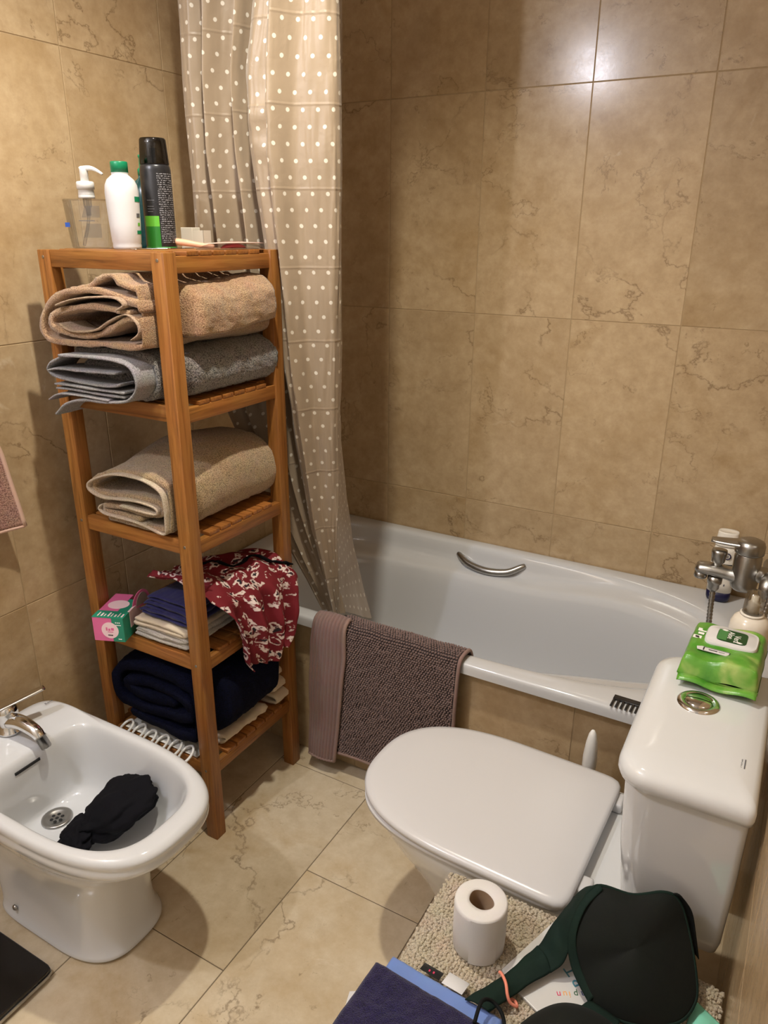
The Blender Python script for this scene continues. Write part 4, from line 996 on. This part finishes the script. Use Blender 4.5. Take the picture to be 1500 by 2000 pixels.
def ovp(name, u0, u1, z0, z1, mat):
    """flat print on the bottle's front, u = -1..1 across"""
    def f(u, v):
        x = lerp(u0, u1, u)*.0335; z = lerp(z0, z1, v); b_ = .0236*(1-abs(x/.0342)**2.6)**(1/2.6)
        return (hx+x, hy-b_-.0006, ZT+z)
    return mesh(name, grid(f, 12, 6), mat, sh)
ovp('name_band', -.75, .80, .104, .122, 'black_plastic'); ovp('pink_label', -.86, -.45, .046, .060, 'pink_label')
marks('name_print', 'print_white', sh, (hx+.012, hy-.0245, ZT+.113), (1, 0, 0), (0, 0, 1), [(-.002+.0028*i, -.0005+.0028*i, -.002, .002) for i in range(4)])
mesh('round_logo', tube([(hx+.008+.0085*math.cos(a), hy-.0240, ZT+.146+.0085*math.sin(a)) for a in [2*math.pi*j/28 for j in range(28)]], .0017, 6, True), 'navy_plastic', sh)
text('logo_letter', 'e', .014, 'navy_plastic', sh, frame((hx+.008, hy-.0245, ZT+.1465), (1, 0, 0), (0, 0, 1)))
marks('side_print', 'grey_print', sh, (hx-.018, hy-.0222, ZT+.14), (1, 0, .0), (0, 0, 1), [(-.003, .0005, -.002, .006), (-.0035, -.001, -.010, -.005), (.026, .032, -.086, -.080)])
# pump soap on the tub corner
mt, N, L, b = nt('milky'); b.inputs['Base Color'].default_value = srgb(232, 224, 210); b.inputs['Roughness'].default_value = .18; setin(b, Subsurface_Weight=.3, Subsurface_Radius=(.02, .02, .015), Subsurface_Scale=.5, Coat_Weight=.6)
ox, oy = 1.527, -.625
sp = thing('soap_bottle', 'milky soap bottle with a clear flip cap behind the green wipes', 'bottle', (ox, oy, ZT))
mesh('bottle', lathe([(.036, .0015), (.0395, .004), (.0400, .02), (.0400, .205), (.0385, .222), (.033, .234), (.024, .241), (.0175, .2435)], (ox, oy, ZT), 44), 'milky', sp)
clear('clear_cap', (.80, .78, .74, 1), .7, .1)
mesh('collar', lathe([(.0235, .2425), (.0235, .246), (.0185, .247)], (ox, oy, ZT), 32), 'offwhite_plastic', sp)
mesh('inner_pump', lathe([(.012, .247), (.012, .27), (.007, .274), (.007, .285)], (ox, oy, ZT), 24), 'offwhite_plastic', sp)
mesh('over_cap', lathe([(.0205, .2475), (.0200, .255), (.0175, .290), (.0155, .2945), (.001, .2955)], (ox, oy, ZT), 32), 'clear_cap', sp)

# ---------------------------------------------------------------- wipes pack on the cistern
def wipesmat():
    mt, N, L, b = nt('wipes_film')
    tc = N.new('ShaderNodeTexCoord'); n = noisen(N, L, tc.outputs['Object'], 16, 3, .5, .5); n2 = noisen(N, L, tc.outputs['Object'], 60, 3, .6)
    r = ramp(N, [(.38, srgb(70, 138, 40)), (.55, srgb(100, 160, 56)), (.68, srgb(164, 188, 104))]); L.new(n.outputs[0], r.inputs[0])
    L.new(r.outputs[0], b.inputs['Base Color']); b.inputs['Roughness'].default_value = .3; setin(b, Coat_Weight=.2); bump(N, L, b, n2.outputs[0], .3, .004)
wipesmat(); plain('leaf_green', srgb(24, 70, 34), .35); plain('mid_green', srgb(70, 130, 70), .35)
plain('lid_white', srgb(214, 213, 213), .25)
wz = .7275
wq = thing('wipes_pack', 'green soft pack of aloe wipes with a white lid on the toilet cistern', 'wipes', (1.498, -.93, wz))
WX, WY = Vector((.998, -.03, 0)).normalized(), Vector((.03, .998, 0)).normalized(); WO = Vector((1.4985, -.922, 0))
hw, hd_ = .064, .080
def wp_(u, v, top):
    x, y = lerp(-hw, hw, u), lerp(-hd_, hd_, v)
    ex, ey = 1-abs(2*u-1), 1-abs(2*v-1)
    e = min(1, ex*9)**.5; f = min(1, ey*8)**.5
    z = .020+(.034 if top else -.0195)*e*f*(1 if top else 1)
    if top: z += .004*nz((x, y, 0), 35, 2)*e*f-.004*sstep(.6, 1, abs(2*u-1))+.003*math.sin(x*60)*sstep(.55, .75, 1-v)
    z = max(z, .0003)
    q = WO+WX*x*(1+.02*nz((y, z, 0), 30))+WY*y*(1-.02*(abs(2*u-1)**2)); q.z = wz+z; return q
mesh('pack_body', join(grid(lambda u, v: wp_(u, v, 1), 44, 50), grid(lambda u, v: wp_(u, v, 0), 44, 50)), 'wipes_film', wq)
def wtop(x, y): 
    u, v = (x+hw)/(2*hw), (y+hd_)/(2*hd_); return wp_(u, v, 1).z
LO = WO+WX*.006+WY*.020; LZ = wz+.0545
def lidr(a, b_, z, n=5): return [LO+WX*(p.x)+WY*(p.y)+Vector((0, 0, LZ+z)) for p in sring(0, 0, a, a, b_, n, n, 0, 48)]
mesh('lid', loft([lidr(.043, .036, -.004), lidr(.043, .036, .002), lidr(.0415, .0345, .0045), lidr(.037, .030, .0048), lidr(.036, .029, .0055)]), 'lid_white', wq, auto=50)
mesh('lid_label', loft([lidr(.0245, .0235, .0056, 6), lidr(.0245, .0235, .0060, 6)]), 'leaf_green', wq, False)
TZ = LZ+.0062
mesh('label_stripe', xf(box(0, .0155, 0, .040, 0, .0003), frame(LO-WX*.0235-WY*.020+Vector((0, 0, TZ)), WX, WY)), 'mid_green', wq, False)
for w_, off in (('Aloe', -.003), ('Vera', .008)):
    text('label_text', w_, .0145, 'print_white', wq, frame(LO+WX*(off)+WY*(.004 if off < 0 else -.006)+Vector((0, 0, TZ)), -WY, WX))
for dx_, dy_ in ((-.014, .0185), (.013, -.0185)): mesh('leaf_mark', cut([(-.006, 0), (-.002, .003), (.002, .0025), (.006, 0), (.002, -.003), (-.002, -.0025)], frame(LO+WX*dx_+WY*dy_+Vector((0, 0, TZ+.0003)), WX, WY), .0002), 'print_white', wq, False)
SO = WO-WX*.012-WY*.036
mesh('sticker', cut([(-.030, -.006), (.022, -.007), (.030, -.003), (.031, .005), (.026, .008), (-.024, .008), (-.032, .004)], frame(SO+Vector((0, 0, wtop(-.012, -.036)+wz*0+.0025)), WX, WY), .0005), 'lid_white', wq, False)
marks('sticker_print', 'black_plastic', wq, SO+Vector((0, 0, wtop(-.012, -.036)+.0032)), WX, WY, [(-.021, -.019, -.005, .0065), (.021, .0225, -.005, .0055), (-.019, .021, .0058, .0066), (-.012, .002, -.0010, .0012), (.004, .014, -.0002, .0006)])
marks('side_print', 'print_white', wq, WO-WX*.046+WY*.012+Vector((0, 0, wtop(-.046, .012)+.001)), WX, WY, [(-.006, .008, .014, .026), (-.004, .006, .002, .010), (-.010, .004, -.016, -.004)])
marks('side_print', 'black_plastic', wq, WO-WX*.047-WY*.001+Vector((0, 0, wtop(-.047, 0)+.0016)), WX, WY, [(-.005, .001, -.0015, .0035)])
mesh('end_seal', loft([[WO+WX*lerp(-hw*.97, hw*.99, u)-WY*(hd_-.001+y_)+Vector((0, 0, wz+z_+.003*math.sin(u*9))) for y_, z_ in ((0, .019), (.008, .010), (.0085, .009), (.0005, .016))] for u in [k/24 for k in range(25)]]), 'wipes_film', wq)

# ---------------------------------------------------------------- comb on the tub edge
cm = thing('comb', 'black wide-toothed comb lying on the tub rim beside the cistern', 'comb', (1.34, -.715, ZT))
CO = Vector((1.286, -.716, ZT+.0022)); CX = Vector((.999, -.03, 0)); CYv = Vector((.03, .999, 0))
def cmb(x0, x1, y0, y1): return xf(box(x0, x1, y0, y1, 0, .0035, .0008, 1), frame(CO, CX, CYv))
mesh('spine', cmb(0, .115, 0, .018), 'black_plastic', cm)
for k in range(11): mesh('tooth', xf(box(0, .005, -.030, .001, .0003, .0032, .0008, 1), frame(CO+CX*(.0005+.0107*k), CX, CYv)), 'black_plastic', cm)

# ---------------------------------------------------------------- stool with a cream rug, and what lies on it
plain('stool_white', srgb(214, 206, 192), .5)
stl = thing('stool', 'low stool under the cream rug in front of the toilet cistern', 'stool', (1.37, -1.55, 0))
mesh('seat', box(1.160, 1.585, -1.80, -1.285, .350, .382, .006), 'stool_white', stl)
for x in (1.175, 1.53):
    for y in (-1.785, -1.34): mesh('leg', box(x, x+.035, y, y+.035, 0, .350, .003), 'stool_white', stl)
terry('rug_cream', srgb(204, 192, 170), srgb(168, 152, 126), 500, .8)
rug = thing('bath_rug', 'cream tufted rug folded over the stool beside the toilet', 'rug', (1.37, -1.55, .382))
def rugf(u, v):
    x, y = lerp(1.142, 1.594, u), lerp(-1.85, -1.270, v); e = min(1, 22*min(u, 1-u))**.5*min(1, 26*(1-v))**.5
    return (x, y, .3835+.0135*e)
mesh('rug_base', join(grid(rugf, 60, 60), grid(lambda u, v: (lerp(1.142, 1.594, u), lerp(-1.85, -1.270, v), .3828), 2, 2)), 'rug_cream', rug)
R_ = []
for j in range(88):
    for i in range(74):
        u, v = (i+random.uniform(.1, .9))/74, 1-(j+random.uniform(.1, .9))/88*.62
        p = Vector(rugf(u, v)); R_.append((p+Vector((0, 0, .0005)), .0036, 1.0))
ro = mesh('rug_pile', blobs(R_, .4), 'rug_cream', rug); ro['kind'] = 'stuff'
# toilet roll
weave('tissue', srgb(214, 211, 208), .9, 700); weave('cardboard', srgb(150, 124, 98), .85)
tx_, ty_ = 1.243, -1.388
tr_ = thing('toilet_roll', 'white toilet paper roll standing on the cream rug', 'toilet paper', (tx_, ty_, .400))
def rollr(r, z, k=0): return [Vector((tx_+(r*(1+k*.10*math.cos(2*a+.6)+k*.06*math.cos(3*a)))*math.cos(a), ty_+(r*(1+k*.10*math.cos(2*a+.6)))*math.sin(a), .400+z)) for a in [2*math.pi*j/56 for j in range(56)]]
mesh('paper', loft([rollr(.0385, .0015), rollr(.0405, .003), rollr(.0415, .03), rollr(.0415, .085), rollr(.0405, .091), rollr(.038, .0925), rollr(.024, .0925), rollr(.0185, .0918, 1), rollr(.0182, .089, 1)], False, False), 'tissue', tr_)
mesh('core', loft([rollr(.0181, .0916, 1), rollr(.0178, .09, 1), rollr(.0178, .002, 1)], False, True), 'cardboard', tr_)
mesh('loose_sheet', loft([[Vector((tx_+.0423*math.cos(a), ty_+.0423*math.sin(a), .400+z)) for a in [math.radians(-30-60*j/20) for j in range(21)]] for z in (.003, .045, .0905)], closed=False), 'tissue', tr_)

def slab(x0, x1, y0, y1, z0, z1, seed, amp=.002, nx=60, ny=50, skew=None, r=.010, rib=0):
    def top(u, v):
        x, y = lerp(x0, x1, u), lerp(y0, y1, v); d_ = min(x-x0, x1-x, y-y0, y1-y); k = min(1, max(0, d_/r)); e = math.sqrt(max(0, 1-(1-k)**2))
        z = lerp(z0+.0005, z1, e)+amp*nz((x, y, 0), 28, seed)*e+amp*.5*nz((x, y, 0), 90, seed)*e
        if rib: z += rib*math.sin((x*.5+y)*2*math.pi/.0075)*e
        q = Vector((x, y, z)); return skew(q) if skew else q
    def bot(u, v):
        q = Vector((lerp(x0, x1, u), lerp(y0, y1, v), z0)); return skew(q) if skew else q
    return join(grid(top, nx, ny), grid(bot, nx, ny))
weave('cloth_sky', srgb(112, 138, 196)); weave('label_black', (.012, .012, .012, 1), .6); plain('tag_white', srgb(212, 212, 212), .6); terry('towel_indigo', srgb(40, 34, 78), srgb(16, 13, 38), 650, .9, .2)
sk = lambda q: rotz(([q], []), math.radians(-3), (1.14, -1.48, 0))[0][0]
lb = thing('hand_towel', 'pale blue towel with a woven stripe under the indigo towel on the stool', 'towel', (1.23, -1.56, .399))
mesh('towel_body', slab(1.139, 1.330, -1.70, -1.483, .4012, .4190, 3, .0015, 60, 70, sk, .009, .0007), 'cloth_sky', lb)
mesh('brand_label', xf(box(-.0165, .0165, -.006, .010, 0, .0012, .0004, 1), Matrix.Translation((1.205, -1.482, .4165)) @ Matrix.Rotation(math.radians(-4), 4, 'Z') @ Matrix.Rotation(math.radians(-12), 4, 'X')), 'label_black', lb)
for k, (lx, ly) in enumerate(((-.004, .003), (.003, .002))): mesh('label_print', box(1.205+lx, 1.2075+lx, -1.4835+ly*0, -1.480, .4180, .4186), 'pink_label', lb, False)
mesh('care_tag', xf(box(-.017, .017, -.013, .014, 0, .001, .0003, 1), Matrix.Translation((1.244, -1.4795, .415)) @ Matrix.Rotation(math.radians(-4), 4, 'Z') @ Matrix.Rotation(math.radians(-14), 4, 'X')), 'tag_white', lb)
ind = thing('hand_towel', 'dark indigo towel lying on the pale blue towel on the stool', 'towel', (1.23, -1.6, .418))
mesh('towel_body', slab(1.132, 1.325, -1.78, -1.520, .4205, .447, 7, .003, 70, 80, sk, .013), 'towel_indigo', ind)
mesh('side_tag', xf(box(-.014, .010, -.028, .028, 0, .001, .0003, 1), Matrix.Translation((1.134, -1.590, .4185)) @ Matrix.Rotation(math.radians(16), 4, 'Z') @ Matrix.Rotation(math.radians(-20), 4, 'Y')), 'tag_white', ind)

# dark green bra
weave('bra_green', srgb(22, 38, 32), .8, 1800, .0); weave('bra_lining', srgb(22, 25, 22), .75, 1800, .03); weave('bra_black', (.006, .007, .007, 1), .7, 1500, 0)
bra = thing('bra', 'dark green padded bra lying across the rug, one cup propped on the cistern', 'clothing', (1.43, -1.42, .40))
def dome(outline, n_, h, nr=24, N=72, pw=.9, cen=None):
    O_ = catmull(outline, N, True); c_ = Vector(cen) if cen else sum(O_, Vector((0, 0, 0)))/N; n_ = Vector(n_).normalized(); rings = []
    for k in range(nr):
        u = 1-k/nr
        ar = sum((p-c_).length for p in O_)/N
        ring = []
        for p in O_:
            d_ = p-c_; ring.append(c_+d_*(u*(ar/d_.length+(1-ar/d_.length)*u))+n_*h*(1-u*u)**pw)
        rings.append(ring)
    return loft(rings, False, True)
C1 = [(1.398, -1.310, .530), (1.448, -1.296, .526), (1.488, -1.272, .530), (1.510, -1.266, .520), (1.530, -1.278, .485), (1.552, -1.315, .445), (1.557, -1.342, .424), (1.538, -1.380, .416), (1.482, -1.410, .413), (1.430, -1.408, .416), (1.396, -1.385, .430), (1.379, -1.366, .466), (1.382, -1.335, .505)]
mesh('cup', dome(C1, (.05, -.62, .78), .030), 'bra_lining', bra, solid=.004)
mesh('cup_binding', tube(catmull([Vector(p)+Vector((0, -.001, .001)) for p in C1], 90, True), .0028, 8, True), 'bra_green', bra)
C2 = [(1.340, -1.540, .412), (1.352, -1.490, .418), (1.385, -1.445, .424), (1.425, -1.428, .424), (1.470, -1.430, .418), (1.512, -1.452, .412), (1.535, -1.505, .410), (1.520, -1.570, .410), (1.465, -1.605, .410), (1.400, -1.605, .410), (1.355, -1.580, .410)]
mesh('cup', dome(C2, (-.05, -.10, .99), .050), 'bra_lining', bra, solid=.004)
mesh('cup_binding', tube(catmull(C2, 90, True), .0028, 8, True), 'bra_green', bra)
def stripf(up, lo, n=60, m=10, fold=.004, bul=.006, seed=2):
    U_, L_ = even(catmull(up, 120), n+1), even(catmull(lo, 120), n+1)
    def f(u, v):
        i = int(round(u*n)); p = U_[i].lerp(L_[i], v); return p+Vector((0, 0, bul*math.sin(math.pi*v)+fold*nz(p, 45, seed)))
    return grid(f, n, m)
mesh('side_wing', stripf([(1.398, -1.310, .532), (1.376, -1.300, .500), (1.353, -1.315, .462), (1.338, -1.350, .432), (1.330, -1.368, .424)], [(1.402, -1.314, .533), (1.384, -1.338, .507), (1.381, -1.366, .468), (1.377, -1.384, .438), (1.362, -1.396, .422)], 50, 14, .006, .005), 'bra_green', bra, solid=.002)
mesh('trim', stripf([(1.398, -1.311, .535), (1.380, -1.336, .509), (1.375, -1.366, .470), (1.390, -1.386, .436), (1.424, -1.413, .418)], [(1.408, -1.316, .534), (1.391, -1.342, .512), (1.387, -1.367, .478), (1.402, -1.384, .443), (1.430, -1.404, .424)], 50, 6, .0005, .002), 'bra_green', bra, solid=.002)
mesh('band', stripf([(1.331, -1.365, .424), (1.303, -1.432, .418), (1.268, -1.500, .4235)], [(1.363, -1.394, .422), (1.327, -1.452, .416), (1.306, -1.502, .4235)], 60, 12, .004, .006, 4), 'bra_green', bra, solid=.002)
mesh('bridge', stripf([(1.425, -1.410, .419), (1.44, -1.415, .424), (1.47, -1.418, .42)], [(1.415, -1.432, .424), (1.44, -1.437, .428), (1.47, -1.436, .422)], 16, 4, .001, .002), 'bra_green', bra, solid=.002)
mesh('strap', stripf([(1.500, -1.268, .530), (1.516, -1.262, .510), (1.528, -1.266, .480), (1.540, -1.278, .445)], [(1.512, -1.268, .532), (1.530, -1.266, .508), (1.541, -1.272, .478), (1.552, -1.285, .445)], 30, 4, .001, .003), 'bra_black', bra, solid=.002)
mesh('strap_loop', tube(catmull([(1.300, -1.545, .452), (1.297, -1.512, .452), (1.306, -1.495, .440), (1.324, -1.500, .432), (1.336, -1.518, .424), (1.345, -1.545, .425)], 40), .0027, 8), 'bra_black', bra)
plain('elastic_coral', srgb(226, 136, 112), .7)
hb = mesh('hair_elastic', tube(catmull([(1.296, -1.436, .424), (1.302, -1.441, .4275), (1.312, -1.453, .430), (1.319, -1.464, .424), (1.325, -1.467, .416), (1.334, -1.463, .409), (1.328, -1.455, .407), (1.318, -1.455, .407)], 40), .0024, 8), 'elastic_coral', None, origin=(1.312, -1.453, .41))
tag(hb, 'thin coral hair elastic around the green bra band', 'hair tie')
# white printed packet and mint pack
plain('packet_white', srgb(206, 205, 202), .3); plain('print_teal', srgb(62, 124, 140), .5); plain('print_pink', srgb(216, 48, 100), .5); plain('print_orange', srgb(238, 170, 90), .5); plain('print_blue', srgb(40, 62, 112), .5); plain('mint', srgb(126, 204, 178), .4); plain('print_green2', srgb(40, 92, 56), .5)
pw = thing('paper_packet', 'white printed packet lying under the bra', 'packet', (1.37, -1.38, .4015))
PK = [(1.293, -1.416), (1.318, -1.345), (1.338, -1.289), (1.385, -1.290), (1.43, -1.35), (1.428, -1.405), (1.362, -1.453), (1.322, -1.436)]
mesh('packet_body', cut(PK, Matrix.Translation((0, 0, .4015)), .0042), 'packet_white', pw, False, bev=.001)
UX = Vector((-.55, .83, 0)).normalized()
UX = Vector((-.86, -.25, 0)).normalized(); UY = Vector((.25, -.86, 0)).normalized()
for ch, ppos in (('R', (1.400, -1.378, .4059)), ('T', (1.386, -1.366, .4059))): text('large_print', ch, .026, 'print_teal', pw, frame(ppos, Vector((-.80, .60, 0)), Vector((-.60, -.80, 0))))
for ch, m_, ppos in (('a', 'print_blue', (1.412, -1.394)), ('p', 'print_green2', (1.403, -1.399)), ('i', 'print_orange', (1.395, -1.404)), ('u', 'print_orange', (1.389, -1.407)), ('n', 'print_pink', (1.381, -1.412))):
    text('small_print', ch, .014, m_, pw, frame(ppos+(.4059,), Vector((-.86, -.50, 0)), Vector((.50, -.86, 0))))
mp_ = thing('mint_packet', 'mint green plastic packet at the edge of the rug beside the wall', 'packet', (1.57, -1.36, .4015))
def mintf(u, v):
    a, b_, c_, d_ = Vector((1.550, -1.40, 0)), Vector((1.592, -1.41, 0)), Vector((1.594, -1.338, 0)), Vector((1.556, -1.318, 0))
    p = a.lerp(b_, u).lerp(d_.lerp(c_, u), v); p.z = .4015+.010*math.sin(math.pi*u)*math.sin(math.pi*v)+.002*nz(p, 60, 2)*math.sin(math.pi*u); p.z = max(p.z, .4012); return p
mesh('packet_body', grid(mintf, 24, 24), 'mint', mp_, solid=.0015)

# ---------------------------------------------------------------- black cloth in the bidet
bk = thing('black_cloth', 'crumpled black cloth lying in the bidet bowl', 'clothing', (.41, -1.41, .235))
ax1 = Vector((.58, .72, .40)).normalized(); ax2 = Vector((.78, -.62, .0)).normalized(); ax3 = ax1.cross(ax2); ax3 = ax3 if ax3.z > 0 else -ax3
def lump(c_, a, b_, h, seed, amp=.22, fr=1.7, N=64):
    rings = []
    for j in range(1, 40):
        ph = math.pi*j/40
        ring = []
        for i in range(N):
            th = 2*math.pi*i/N; d_ = Vector((math.cos(ph), math.sin(ph)*math.cos(th), math.sin(ph)*math.sin(th)))
            k = 1+amp*nz(d_, fr, seed)+amp*.5*nz(d_, fr*2.3, seed+2)+.10*abs(nz((d_.x*1.2+d_.y, d_.y*3.5, d_.z), 2.2, seed+5))
            tp = 1-.35*max(0, -d_.x)
            ring.append(Vector(c_)+(ax1*d_.x*a+ax2*d_.y*b_*tp+ax3*d_.z*h*tp)*k)
        rings.append(ring)
    return loft(rings)
mesh('main_fold', lump((.415, -1.392, .296), .090, .070, .040, 3), 'black_cloth', bk)
mesh('loose_end', lump((.368, -1.462, .256), .042, .046, .024, 8, .35, 2.4), 'black_cloth', bk)
mesh('care_tag', xf(box(-.006, .006, -.005, .005, 0, .0008), Matrix.Translation((.378, -1.492, .248)) @ Matrix.Rotation(.6, 4, 'X')), 'tag_white', bk, False)

# ---------------------------------------------------------------- pink towel on the left wall, scale on the floor
pt = thing('hand_towel', 'dusty pink towel hanging on the wall above the bidet', 'towel', (.05, -1.45, .82))
def ptf(u, v):
    z = lerp(1.43, .822, v); yr = pl(z, [(.82, -1.250), (1.0, -1.277), (1.43, -1.40)]); yl = pl(z, [(.82, -1.62), (1.43, -1.49)])
    y = lerp(yl, yr, u); x = .048+pl(z, [(.82, .010), (1.43, .004)])*math.sin(u*13)+.003*nz((y, z, 0), 12, 3); return (x, y, z+.006*u)
mesh('towel_body', grid(ptf, 60, 60), 'towel_pink', pt, solid=.007)
mesh('side_hem', tube([Vector(ptf(1, k/40))+Vector((.002, 0, 0)) for k in range(41)], .0048, 8), 'hem_pink', pt)
mesh('bottom_hem', tube([Vector(ptf(k/40, 1)) for k in range(41)], .0048, 8), 'hem_pink', pt)
tg = thing('towel_ring', 'chrome towel ring on the left wall holding the pink towel', 'towel ring', (0, -1.445, 1.47))
mesh('ring', tube([(.045, -1.445+.075*math.cos(a), 1.50+.075*math.sin(a)) for a in [2*math.pi*j/40 for j in range(40)]], .004, 8, True), 'chrome', tg)
mesh('bracket', tube([(.003, -1.445, 1.58), (.047, -1.445, 1.577)], [.022, .012], 20), 'chrome', tg)
sl = thing('bathroom_scale', 'flat black glass bathroom scale on the floor beside the bidet', 'scale', (.25, -1.74, 0))
mesh('glass_plate', loft([[Vector((p.x, p.y, z)) for p in sring(.243, -1.737, .152-d_, .152-d_, .152-d_, 30, 30, z, 128)] for d_, z in ((.003, .018), (0, .020), (0, .0245), (.002, .0265), (.003, .0268))]), 'black_glass', sl, auto=40)
mesh('edge_trim', loft([[Vector((p.x, p.y, z)) for p in sring(.243, -1.737, .155-d_, .155-d_, .155-d_, 26, 26, z, 128)] for d_, z in ((.006, .009), (.001, .010), (.001, .0175), (.004, .0178))]), 'worn_chrome', sl, auto=40)
for x in (.12, .366):
    for y in (-1.86, -1.614): mesh('foot', lathe([(.016, 0), (.018, .002), (.018, .010)], (x, y, 0), 20), 'rubber', sl)
